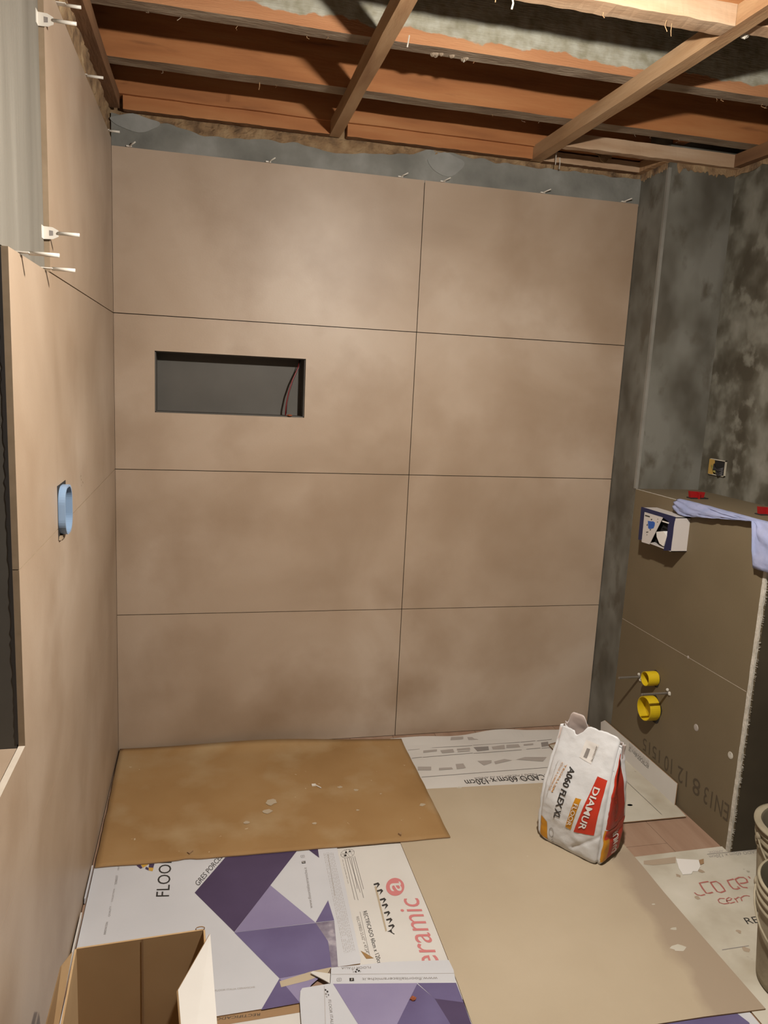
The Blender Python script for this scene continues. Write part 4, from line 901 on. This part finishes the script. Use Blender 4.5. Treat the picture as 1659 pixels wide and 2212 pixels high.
obj('printed_rule', [(a, b, zg) for a, b in [(0.8361, -0.8612), (0.8379, -0.8608), (0.8279, -1.0241), (0.8263, -1.0244)]], [(0, 1, 2, 3)], 'ink_grey', shG)
obj('printed_rule', [(a, b, zg) for a, b in [(0.8424, -0.8601), (0.8442, -0.8597), (0.8392, -1.0692), (0.8375, -1.0695)]], [(0, 1, 2, 3)], 'ink_grey', shG)
obj('printed_rule', [(a, b, zg) for a, b in [(0.8488, -0.8583), (0.8506, -0.8579), (0.8474, -1.0284), (0.8457, -1.0288)]], [(0, 1, 2, 3)], 'ink_grey', shG)
lettering(shG, 'this way up handle with care', onG, (0.8045, -0.8701), (0.8019, -0.9939), (0.8089, -0.8694), 'ink_pale')
cc = [(0.8289, -0.8391), (0.8532, -0.8393), (0.8350, -0.8151)]
cx, cy = cc[0]; rx = Vector((cc[1][0]-cx, cc[1][1]-cy)); ry = Vector((cc[2][0]-cx, cc[2][1]-cy))
ring(shG, [(cx+rx.x*math.cos(a)+ry.x*math.sin(a), cy+rx.y*math.cos(a)+ry.y*math.sin(a)) for a in [2*math.pi*i/36 for i in range(36)]], zg, 'ink_grey', wdt=.06)
for (a, b, c_, d_) in ((-.95, -.2, .9, .35), (-.5, .8, .4, -.85), (.1, .95, .75, -.6), (-.9, .3, .2, -.9), (-.2, .9, -.6, -.75)):
    p = Vector((cx, cy))+rx*a+ry*b; q = Vector((cx, cy))+rx*c_+ry*d_; e_ = Vector((-(q-p).y, (q-p).x)).normalized()*.0011
    flat('printed_stroke', [(p.x, p.y, zg), (q.x, q.y, zg), (q.x+e_.x, q.y+e_.y, zg), (p.x+e_.x, p.y+e_.y, zg)], 'ink_grey', shG)
flat('printed_stroke', [(a, b, zg) for a, b in [(0.8213, -0.8308), (0.8276, -0.8268), (0.8278, -0.8354), (0.8220, -0.8387)]], 'ink', shG)
flat('printed_stroke', [(a, b, zg) for a, b in [(0.8153, -0.8475), (0.8237, -0.8418), (0.8231, -0.8522), (0.8156, -0.8559)]], 'ink', shG)
flat('printed_stroke', [(a, b, zg) for a, b in [(0.8352, -0.8259), (0.8441, -0.8251), (0.8410, -0.8303), (0.8354, -0.8323)]], 'ink', shG)
# torn perforation
flat('torn_slot', [(a, b, zg+.0002) for a, b in [(0.8826, -1.0088), (0.8993, -1.0039), (0.9028, -1.0145), (0.8864, -1.0329), (0.8956, -1.0133), (0.8826, -1.0162)]], 'ink', shG)
flat('torn_slot', [(a, b, zg+.0002) for a, b in [(0.8861, -1.0414), (0.9027, -1.0367), (0.9061, -1.0470), (0.8899, -1.0649), (0.8990, -1.0459), (0.8862, -1.0487)]], 'ink', shG)
flat('torn_slot', [(a, b, zg+.0002) for a, b in [(0.8865, -1.0833), (0.9028, -1.0789), (0.9061, -1.0889), (0.8902, -1.1061), (0.8992, -1.0878), (0.8866, -1.0904)]], 'ink', shG)
flat('torn_slot', [(a, b, zg+.0002) for a, b in [(0.8870, -1.1096), (0.9031, -1.1053), (0.9064, -1.1151), (0.8906, -1.1319), (0.8995, -1.1140), (0.8870, -1.1165)]], 'ink', shG)
flat('torn_slot', [(a, b, zg+.0002) for a, b in [(0.8860, -1.1436), (0.9019, -1.1394), (0.9051, -1.1489), (0.8896, -1.1652), (0.8983, -1.1478), (0.8860, -1.1503)]], 'ink', shG)
flat('torn_slot', [(a, b, zg+.0002) for a, b in [(0.8856, -1.1739), (0.9013, -1.1699), (0.9045, -1.1792), (0.8892, -1.1951), (0.8978, -1.1781), (0.8857, -1.1805)]], 'ink', shG)
flat('torn_slot', [(a, b, zg+.0002) for a, b in [(0.8862, -1.2010), (0.9017, -1.1972), (0.9049, -1.2062), (0.8897, -1.2217), (0.8983, -1.2051), (0.8862, -1.2074)]], 'ink', shG)
flat('torn_slot', [(a, b, zg+.0002) for a, b in [(0.8773, -1.2259), (0.8920, -1.2168), (0.8913, -1.2309), (0.8972, -1.2376), (0.8942, -1.2391), (0.8841, -1.2260)]], 'ink', shG)
flat('torn_paper', [(0.8829, -1.0225, zg+.0001), (0.8895, -1.0204, zg+.0001), (0.8778, -1.2208, zg+.0001), (0.8725, -1.2241, zg+.0001)], 'kraft_c', shG)
flat('brown_fold_shade', [(0.7859, -1.2861, zg+.0002), (0.7980, -1.2979, zg+.0002), (0.8167, -1.3202, zg+.0002), (0.7955, -1.3190, zg+.0002)], 'kraft_a', shG)

# front carton with purple facets, web address upside down
ZH = .0085
shH = sheet('printed_carton', [(0.6924, -1.3426), (0.7736, -1.3464), (0.8581, -1.3492), (1.0195, -1.3706), (1.0215, -1.4073), (1.0141, -1.4517)]+[(1.010, -1.66), (.99, -1.95), (.585, -1.95), (.588, -1.56)]+[(0.5956, -1.4374), (0.6006, -1.4092), (0.6067, -1.3997), (0.6821, -1.3969)],
            ZH, T, ['carton_lilac', 'kraft_edge'], 'purple and white carton with upside-down web address at the front', 'carton')
zh = ZH+T
onH = onz(zh+.0006)
obj('printed_facet', [(a, b, zh+.0004) for a, b in [(0.6884, -1.3997), (0.9108, -1.4356), (0.8254, -1.5541), (0.8031, -1.5866), (0.7409, -1.5755)]], [tuple(range(5))], 'purple_light', shH)
obj('printed_facet', [(a, b, zh+.0004) for a, b in [(0.9108, -1.4356), (1.0138, -1.4525), (1.0126, -1.5185), (0.9417, -1.4937)]], [tuple(range(4))], 'purple_mid', shH)
obj('printed_facet', [(a, b, zh+.0004) for a, b in [(0.9094, -1.4379), (0.9417, -1.4937), (0.9584, -1.5804), (0.9554, -1.6100), (0.8031, -1.5866), (0.8254, -1.5541)]], [tuple(range(6))], 'purple_mid', shH)
obj('printed_facet', [(a, b, zh+.0004) for a, b in [(0.9417, -1.4937), (1.0126, -1.5185), (1.0100, -1.5895), (1.0083, -1.6082), (0.9554, -1.6100), (0.9584, -1.5804)]], [tuple(range(6))], 'purple_dark', shH)
lettering(shH, 'www.flooritaliaceramiche.it', onH, (0.9702, -1.4246), (0.7685, -1.3934), (0.9687, -1.4341), 'ink_grey')
lettering(shH, 'FLOOR ITALIA', onH, (0.7996, -1.3569), (0.7195, -1.3464), (0.7987, -1.3645), 'ink_grey')
lettering(shH, 'FLOOR ITALIA', onH, (0.6679, -1.4500), (0.6619, -1.5354), (0.6752, -1.4513), 'ink_grey')
obj('printed_icon', [(a, b, zh+.0005) for a, b in [(0.7346, -1.3876), (0.7466, -1.3892), (0.7452, -1.4004), (0.7332, -1.3988)]], [(0, 1, 2, 3)], 'ink', shH)
lettering(shH, 'f', onz(zh+.0010), (0.7424, -1.3898), (0.7391, -1.3892), (0.7410, -1.3975), 'white_print')
ring(shH, [(0.7010, -1.3844), (0.7034, -1.3826), (0.7121, -1.3837), (0.7137, -1.3862), (0.7125, -1.3930), (0.7102, -1.3948), (0.7015, -1.3937), (0.6999, -1.3913)], zh+.0006, 'ink_grey')
ring(shH, [(0.7044, -1.3868), (0.7073, -1.3860), (0.7097, -1.3877), (0.7092, -1.3907), (0.7063, -1.3915), (0.7039, -1.3898)], zh+.0006, 'ink_grey', wdt=.3)
random.seed(5)
for (lx, ly) in ((620, 1168), (390, 1350)):
    pass
flat('printed_logo', [(a, b, zh+.0005) for a, b in [(0.7568, -1.3610), (0.7615, -1.3581), (0.7632, -1.3639), (0.7588, -1.3649)]], 'ink', shH)
flat('printed_logo', [(a, b, zh+.0005) for a, b in [(0.7530, -1.3666), (0.7580, -1.3657), (0.7580, -1.3729), (0.7535, -1.3712)]], 'ink', shH)
flat('printed_logo', [(a, b, zh+.0005) for a, b in [(0.7615, -1.3654), (0.7674, -1.3637), (0.7678, -1.3692), (0.7625, -1.3710)]], 'ink', shH)
flat('printed_logo', [(a, b, zh+.0005) for a, b in [(0.7466, -1.3601), (0.7516, -1.3592), (0.7494, -1.3633)]], 'ink_grey', shH)
flat('printed_logo', [(a, b, zh+.0005) for a, b in [(0.7473, -1.3675), (0.7510, -1.3663), (0.7500, -1.3715)]], 'ink_grey', shH)
flat('printed_logo', [(a, b, zh+.0005) for a, b in [(0.7657, -1.3724), (0.7708, -1.3679), (0.7693, -1.3721)]], 'ink_grey', shH)
flat('printed_logo', [(a, b, zh+.0005) for a, b in [(0.6646, -1.4127), (0.6685, -1.4159), (0.6664, -1.4207), (0.6634, -1.4184)]], 'ink', shH)
flat('printed_logo', [(a, b, zh+.0005) for a, b in [(0.6687, -1.4189), (0.6729, -1.4218), (0.6707, -1.4273), (0.6671, -1.4250)]], 'ink', shH)
flat('printed_logo', [(a, b, zh+.0005) for a, b in [(0.6635, -1.4265), (0.6677, -1.4293), (0.6664, -1.4341), (0.6621, -1.4317)]], 'ink_grey', shH)
flat('printed_logo', [(a, b, zh+.0005) for a, b in [(0.6696, -1.4304), (0.6729, -1.4344), (0.6702, -1.4389)]], 'ink', shH)
flat('printed_logo', [(a, b, zh+.0005) for a, b in [(0.6627, -1.4367), (0.6675, -1.4393), (0.6656, -1.4431)]], 'ink_grey', shH)
flat('fold_line', [(0.6903, -1.3666, zh+.0004), (1.0195, -1.4188, zh+.0004), (1.0191, -1.4200, zh+.0004), (0.6901, -1.3679, zh+.0004)], 'ink_pale', shH)
flat('fold_line', [(0.6637, -1.4032, zh+.0004), (0.6650, -1.4034, zh+.0004), (0.6488, -1.5331, zh+.0004), (0.6475, -1.5329, zh+.0004)], 'ink_pale', shH)
tf = [(0.6342, -1.3552), (0.6412, -1.3504), (0.6861, -1.3665), (0.6801, -1.3994), (0.6653, -1.3841)]
MB().prism(tf, 'z', zh+.0004, zh+.0030).build('torn_flap', ['carton'], shH)
chip = tag(MB().lathe([(.0001, 0), (.0065, .0002), (.0075, .004), (.003, .009), (.0001, .0105)], (.885, -1.487, zh+.0004), 6, wob=lambda a, i: .25*math.sin(2*a+i)).build('brick_chip', 'brick_chip'), 'small brick red chip lying on the purple carton', 'chip')

# plain white carton peeping out below the left carton
shK = sheet('flattened_carton', [(.20, -1.40), (.62, -1.40), (.60, -1.80), (.20, -1.80)], .0004, T, ['carton', 'kraft_edge'], 'white carton edge peeping out below the purple carton beside the open box', 'carton')
lettering(shK, 'RECTIFICADO', onz(T+.001), (0.4941, -1.4532), (0.3846, -1.4484), (0.4923, -1.4612), 'ink')
flat('brown_fold_shade', [(.36, -1.430, T+.0008), (.615, -1.425, T+.0008), (.60, -1.468, T+.0008), (.36, -1.475, T+.0008)], 'kraft_edge', shK)  # bare brown strip standing in for the shadow under the left carton's edge
# purple carton below the tan sheet
shI = sheet('printed_carton', [(1.30, -1.60), (1.755, -1.60), (1.755, -2.15), (1.30, -2.15)], -.0002, T*.9, ['carton_lilac', 'kraft_edge'], 'purple and white carton peeping out under the tan sheet in the bottom right corner', 'carton')
flat('printed_facet', [(1.45, -1.62, .0034), (1.70, -1.62, .0034), (1.73, -1.70, .0034), (1.60, -1.95, .0034), (1.42, -1.90, .0034)], 'purple_mid', shI)

# white plastic clip lying on the brown sheet
tc = tag(empty('tile_clip', (.783, -.415, .0142)), 'white plastic clip lying loose on the warm brown cardboard', 'clip', 'white tile levelling clips')
MB().box(.764, .780, -.410, -.396, .0142, .0175).build('tab', 'clip', tc)
MB().tube([(.777, -.404, .017), (.797, -.430, .0165)], .0022, 6).build('stem', 'clip', tc)

# ================================================================== OPEN CARDBOARD BOX (front left)
H = .35
bx = tag(empty('cardboard_box', (.225, -1.80, 0.009)), 'open cardboard box, brown inside, in the front left corner', 'box')
fl_, fr_ = (.085, -1.583), (.352, -1.569)           # far wall top corners
nl, nr = (.098, -2.02), (.372, -2.01)
def wall(a, b, z0, z1, th, name, inner, outer, n=1):
    d = Vector((b[0]-a[0], b[1]-a[1])).normalized(); nn = Vector((-d.y, d.x))*th
    v = [(a[0], a[1], z0), (b[0], b[1], z0), (b[0], b[1], z1), (a[0], a[1], z1), (a[0]+nn.x, a[1]+nn.y, z0), (b[0]+nn.x, b[1]+nn.y, z0), (b[0]+nn.x, b[1]+nn.y, z1), (a[0]+nn.x, a[1]+nn.y, z1)]
    return obj(name, v, [(0, 1, 2, 3), (7, 6, 5, 4), (0, 4, 5, 1), (1, 5, 6, 2), (2, 6, 7, 3), (3, 7, 4, 0)], [inner, outer], bx, [0, 1, 0, 0, 0, 0])
wall(fl_, fr_, .015, H, .004, 'far_side', 'kraft_box', 'carton')
wall(fr_, nr, .015, H, .004, 'right_side', 'kraft_box', 'carton')
wall(nr, nl, .015, H, .004, 'near_side', 'kraft_box', 'carton')
wall(nl, fl_, .015, H, .004, 'left_side', 'kraft_box', 'carton')
obj('bottom', [(fl_[0], fl_[1], .014), (fr_[0], fr_[1], .014), (nr[0], nr[1], .014), (nl[0], nl[1], .014), (fl_[0], fl_[1], .018), (fr_[0], fr_[1], .018), (nr[0], nr[1], .018), (nl[0], nl[1], .018)], [(0, 1, 2, 3), (7, 6, 5, 4), (0, 4, 5, 1), (1, 5, 6, 2), (2, 6, 7, 3), (3, 7, 4, 0)], 'kraft_box', bx)
obj('crease', [(.2195, -1.5772, .03), (.2215, -1.5771, .03), (.2215, -1.5768, H), (.2195, -1.5769, H)], [(0, 1, 2, 3)], 'kraft_edge', bx)
obj('crease', [(.2185, -1.5775, .03), (.2225, -1.5774, .03), (.2225, -1.5771, H), (.2185, -1.5772, H)], [(0, 1, 2, 3)], 'kraft_edge', bx)
rf = [(.364, -1.588, H+.001), (.384, -2.00, H+.001), (.322, -1.98, H+.012), (.300, -1.745, H+.006)]
rf2 = [(a+.003, b, c+.003) for a, b, c in rf]
obj('right_flap', rf+rf2, [(3, 2, 1, 0), (4, 5, 6, 7), (0, 1, 5, 4), (1, 2, 6, 5), (2, 3, 7, 6), (3, 0, 4, 7)], ['kraft_box', 'carton'], bx, [0, 1, 0, 0, 0, 0])
lf = [(.078, -1.592, H+.002), (.092, -2.00, H+.002), (.045, -2.00, H-.06), (.060, -1.615, H-.01)]
lf2 = [(a-.003, b, c-.003) for a, b, c in lf]
obj('left_flap', lf+lf2, [(3, 2, 1, 0), (4, 5, 6, 7), (0, 1, 5, 4), (1, 2, 6, 5), (2, 3, 7, 6), (3, 0, 4, 7)], ['kraft_box', 'kraft_box'], bx)
MB().tube([(.345+.010*math.cos(a), -1.566, H+.002+.005*math.sin(a)) for a in [i*.6 for i in range(11)]], .0012, 5).build('torn_loop', 'kraft_edge', bx)
MB().prism([(.330, -1.86), (.334, -1.80), (.338, -1.77), (.336, -1.82)], 'z', H-.03, H-.0285).build('tear', 'ink_grey', bx)

# ================================================================== PAPER SACK
P0, P1 = Vector((1.512, -0.846)), Vector((1.652, -1.056))
U = (P1-P0).normalized(); V = Vector((-U.y, U.x)); WID = (P1-P0).length; DEP = 0.15
if V.y < 0: V = -V
BZ, HB = .0088, .405
def spine(h):                                        # the sack leans back a little and to the right as it rises
    return (.012*h, .012*h*h)
def prof(h):                                         # width and depth factors by height
    wf = 1.0+.05*math.sin(min(1, h*1.2)*math.pi)-.03*h
    df = 1.0+.06*math.sin(min(1, h)*math.pi)-1.15*max(0, min(1.1, h)-.42)**1.15; df = max(.16, df)
    return wf, df
def sack(s, h, off=0.0):
    """perimeter s: 0..1 front face left to right, 1..2 right side front to back, 2..3 rear, 3..4 left side"""
    wf, df = prof(h); s = s % 4
    hw, hd = WID*wf/2, DEP*df/2
    q = s % 1; k_ = int(s)
    r = .22
    if k_ == 0: u, v, nu_, nv_ = -hw+2*hw*q, -hd, 0, -1
    elif k_ == 1: u, v, nu_, nv_ = hw, -hd+2*hd*q, 1, 0
    elif k_ == 2: u, v, nu_, nv_ = hw-2*hw*q, hd, 0, 1
    else: u, v, nu_, nv_ = -hw, hd-2*hd*q, -1, 0
    # round the corners and let the faces belly out
    bel = math.sin(q*math.pi)
    b = (.012 if k_ in (0, 2) else .010)*bel*math.sin(max(.02, min(1, h*1.15))*math.pi)**.7
    if h < .08: b *= h/.08
    cr = .016*(1-bel)**6
    du, dv = nu_*(b), nv_*(b)
    u = u*(1-cr/hw) + du; v = v*(1-cr/max(hd, .02)) + dv
    if h < .05:                                      # rounded bottom edge
        g_ = (1-h/.05)**2*.008; u -= math.copysign(g_, u)*min(1, abs(u)/hw); v -= math.copysign(g_, v)*min(1, abs(v)/max(hd, .01))
    # side gusset folds in
    if k_ in (1, 3): 
        fold = max(0, h-.30)**.8*.052*math.exp(-((q-.55)/.26)**2)+ (.012*math.exp(-((h-.27)/.045)**2)*math.exp(-((q-.4)/.4)**2))
        u -= nu_*fold
    wr = .0032*noise.noise((u*22, v*22+7, h*9))+.0016*noise.noise((u*55, v*50, h*26+3))+.006*(abs(noise.noise((u*9+3, v*9, h*5+1)))-.2)*(.3+h)
    wr += -.006*math.exp(-((h-(.30-.55*(1-q)))/.018)**2)*(1 if k_ == 0 and q > .55 else 0)
    u += nu_*(wr+off); v += nv_*(wr+off)
    a, c = spine(h)
    c3 = P0+U*(WID/2)+V*(DEP/2)
    p = c3+U*(u+a)+V*(v+c)
    return (p.x, p.y, BZ+h*HB)
mb = MB(); ns, nh = 160, 70
def toph(s):                                         # torn, uneven mouth of the sack
    s = s % 4
    b = 1.03
    def bump(a, c, w_): return math.exp(-((a-c)/w_)**6)
    if s < 1: b = 1.03-.035*bump(s, .36, .07)+.075*bump(s, .68, .30)
    elif s < 2: b = 1.02-.03*math.sin((s-1)*math.pi)
    elif s < 3: b = 1.02+.11*bump(s, 2.80, .15)
    else: b = 1.03-.04*math.sin((s-3)*math.pi)
    return b+.010*noise.noise((s*9, 1, 1))+.005*noise.noise((s*31, 4, 1))
for j in range(nh+1):
    for i in range(ns):
        s = 4*i/ns; h = toph(s)*j/nh
        mb.v.append(sack(s, h))
for j in range(nh):
    for i in range(ns):
        mb.f.append((j*ns+i, j*ns+(i+1) % ns, (j+1)*ns+(i+1) % ns, (j+1)*ns+i)); mb.m.append(0)
mb.f.append(tuple(range(ns-1, -1, -1))); mb.m.append(0)
bag = empty('cement_sack', (P0.x+.09, P0.y-.06, BZ)); tag(bag, 'white and red paper sack of tile adhesive standing on tan cardboard', 'sack')
paper = mb.build('paper_sack', ['bag_white', 'bag_in'], bag, True)
so = paper.modifiers.new('thick', 'SOLIDIFY'); so.thickness = .002; so.offset = -1; so.material_offset = 1
mi = MB()                                            # powder level closing the inside
n = 48
mi.v = [sack(4*i/n, .82, -.004) for i in range(n)]; mi.f = [tuple(range(n))]; mi.m = [0]
tag(mi.build('powder', 'cement_light', bag), 'grey powder inside the sack')
def patch(pts, mat, name, side=0, off=.0016, n=16):
    """printed colour area on the sack: polygon (quad) in (s, h) mapped onto the paper"""
    m_ = MB(); a, b, c, d = [Vector(p) for p in pts]
    for j in range(n+1):
        for i in range(n+1):
            u, v = i/n, j/n; p = a.lerp(b, u).lerp(d.lerp(c, u), v)
            m_.v.append(sack(side+min(.999, max(.001, p.x)), p.y, off))
    for j in range(n):
        for i in range(n): k_ = j*(n+1)+i; m_.f.append((k_, k_+1, k_+n+2, k_+n+1)); m_.m.append(0)
    return m_.build(name, mat, bag, True)
def sfront(off=.0028): return lambda s, h: sack(min(.999, max(.001, s)), h, off)
def sside(off=.0028): return lambda s, h: sack(1+min(.999, max(.001, s)), h, off)
pf = [(0.7724, 0.7587), (0.9146, 0.7492), (0.8684, 0.2733), (0.5950, 0.2316)]
pan_r = patch([pf[3], pf[2], pf[1], pf[0]], 'bag_red', 'red_panel')
pf = [(0.5562, 0.5337), (0.6347, 0.5395), (0.5513, 0.2344), (0.4719, 0.2425)]
pan_o = patch([pf[3], pf[2], pf[1], pf[0]], 'bag_orange', 'orange_panel')
pf = [(0.0704, 0.2299), (0.1818, 0.1944), (0.2107, 0.0300), (0.0648, 0.0380)]
patch([pf[3], pf[2], pf[1], pf[0]], 'bag_orange', 'orange_corner')
pf = [(0.4738, 0.9913), (0.6825, 0.9908), (0.6386, 0.8247), (0.4501, 0.8408)]
patch([pf[3], pf[2], pf[1], pf[0]], 'white_print', 'paper_label')
pf = [(0.5213, 0.9309), (0.5710, 0.9329), (0.5597, 0.8530), (0.5056, 0.8549)]
patch([pf[3], pf[2], pf[1], pf[0]], 'ink_grey', 'bar_code', off=.0024, n=6)
lf3 = [(0.3623, 0.7478), (0.2874, 0.2744), (0.4499, 0.7478), (0.7642, 0.6754), (0.6624, 0.2865), (0.8483, 0.6768), (0.5614, 0.4910), (0.4940, 0.2726), (0.6169, 0.4937), (0.2894, 0.7497), (0.1930, 0.4862), (0.3160, 0.7514), (0.2297, 0.7529), (0.1464, 0.4890), (0.2563, 0.7546), (0.1607, 0.7452), (0.1339, 0.4223), (0.1738, 0.7466), (0.6467, 0.9800), (0.6276, 0.8496), (0.6701, 0.9796), (0.2684, 0.0579), (0.2710, 0.0169), (0.2998, 0.0570)]
def sl(i, txt, mat, off=.0028): lettering({1: pan_r, 2: pan_o}.get(i, bag), txt, sfront(off), lf3[i*3], lf3[i*3+1], lf3[i*3+2], mat, bold=(.022, .02, .008)[i] if i < 3 else .004)
sl(0, 'A060 FLEX XL', 'ink'); sl(1, 'DIAMUR', 'white_print', .0048); sl(2, 'FLOOR', 'white_print', .0052)
sl(3, 'TEGELLIJM', 'bag_text_orange'); sl(4, 'COLLE A CARRELAGE', 'bag_text_orange'); sl(5, 'Tegellijm colle carrelage flex', 'ink_pale'); sl(6, 'A060XL(19)', 'ink_grey', .0036); sl(7, 'CE', 'ink_grey')
cc = [(0.2640, 0.1141), (0.3012, 0.1252), (0.2528, 0.1630)]
pts = [(cc[0][0]+(cc[1][0]-cc[0][0])*math.cos(a)+(cc[2][0]-cc[0][0])*math.sin(a)*.9, cc[0][1]+(cc[1][1]-cc[0][1])*math.cos(a)+(cc[2][1]-cc[0][1])*math.sin(a)*.9) for a in [2*math.pi*i/24 for i in range(24)]]
v = [sack(p[0], p[1], .0028) for p in pts]; pts2 = [(cc[0][0]+(p[0]-cc[0][0])*.86, cc[0][1]+(p[1]-cc[0][1])*.86) for p in pts]; v += [sack(p[0], p[1], .0028) for p in pts2]
obj('printed_ring', v, [(i, (i+1) % 24, 24+(i+1) % 24, 24+i) for i in range(24)], 'ink_grey', bag)
# right narrow side: red gusset, orange and red foot panels
gus = patch([(.04, .345), (.80, .36), (.72, .96), (.02, .97)], 'bag_darkred', 'red_gusset', 1, n=24)
patch([(.02, .62), (.40, .62), (.40, .97), (.02, .97)], 'bag_red', 'red_gusset', 1, off=.0022, n=14)
patch([(-.001, .035), (.24, .035), (.24, .345), (-.001, .33)], 'bag_orange', 'orange_panel', 1)
foot = patch([(.24, .035), (.90, .05), (.90, .36), (.24, .345)], 'bag_red', 'red_panel', 1)
patch([(.0, .245), (.5, .25), (.5, .345), (.0, .335)], 'bag_red', 'red_panel', 1, off=.0022)
lettering(foot, 'DIAMUR', sside(.0065), (.56, .09), (.56, .29), (.34, .09), 'white_print', bold=.015)
lettering(gus, 'FLEX XL', sside(.0036), (.40, .40), (.28, .62), (.28, .40), 'bag_red')

# ================================================================== MORTAR BUCKETS
def bucket(cx, cy, z, r0, r1, h, label, crust=0.0, seed=0):
    o = tag(empty('bucket', (cx, cy, z)), label, 'bucket', 'mortar buckets')
    def R(q): return r0+(r1-r0)*q
    pr = [(.001, 0), (R(0)-.006, 0), (R(0), .006)]
    for q in [i/12 for i in range(1, 9)]: pr.append((R(q), h*q))
    pr += [(R(.72), h*.72), (R(.73)+.007, h*.735), (R(.76)+.008, h*.765), (R(.78), h*.785), (R(.80), h*.80), (R(.81)+.008, h*.815), (R(.84)+.009, h*.845), (R(.855)+.001, h*.865),
           (R(.885)+.001, h*.885), (R(.895)+.008, h*.90), (R(.92)+.009, h*.925), (R(.94)+.001, h*.945), (R(.97)+.001, h*.965), (R(1)+.006+crust, h*.975), (R(1)+.006+crust, h-.002), (R(1)+.003, h), (R(1)-.001-crust, h)]
    wob = (lambda a, i: crust*(.9*math.sin(3*a+seed)+.7*math.sin(7*a+seed+i))) if crust else None
    sh_ = MB().lathe(pr, (cx, cy, z), 64, wob=wob).build('shell', 'bucket', o, True)
    MB().lathe([(R(1)-.001-crust, h), (R(1)-.004-crust*1.5, h-.004), (R(.4)-.004, h*.4), (R(0)-.004, .006), (.001, .006)], (cx, cy, z), 64, wob=wob).build('inside', 'bucket_in', o, True)
    for s_ in (1, -1):
        ax, ay = cx+s_*(R(.88)+.004)*math.cos(5.44+seed), cy+s_*(R(.88)+.004)*math.sin(5.44+seed)
        MB().lathe([(.001, -.012), (.010, -.010), (.012, 0), (.010, .010), (.001, .012)], (ax, ay, z+h*.86), 12).build('handle_lug', 'bucket', sh_, True)
    pth = []
    for i in range(19):
        a = math.pi*i/18; th = 5.44+seed
        c_ = math.cos(a)*(R(.88)+.009); d_ = math.sin(a)*(R(.6)+.012)
        # handle hangs down in front of the shell
        pth.append((cx+c_*math.cos(th)+d_*math.sin(th), cy+c_*math.sin(th)-d_*math.cos(th), z+h*.86-.115*math.sin(a)))
    MB().tube(pth, .003, 6).build('handle', 'bucket', o, True)
    return o
bucket(1.962, -1.622, .0042, .118, .142, .300, 'cement-smeared ribbed mortar bucket, the nearer one at the right edge', 0.0, 0.0)
bucket(2.160, -1.372, .0042, .118, .142, .300, 'mortar bucket with a crusted rim, standing behind the nearer bucket', .007, 0.5)
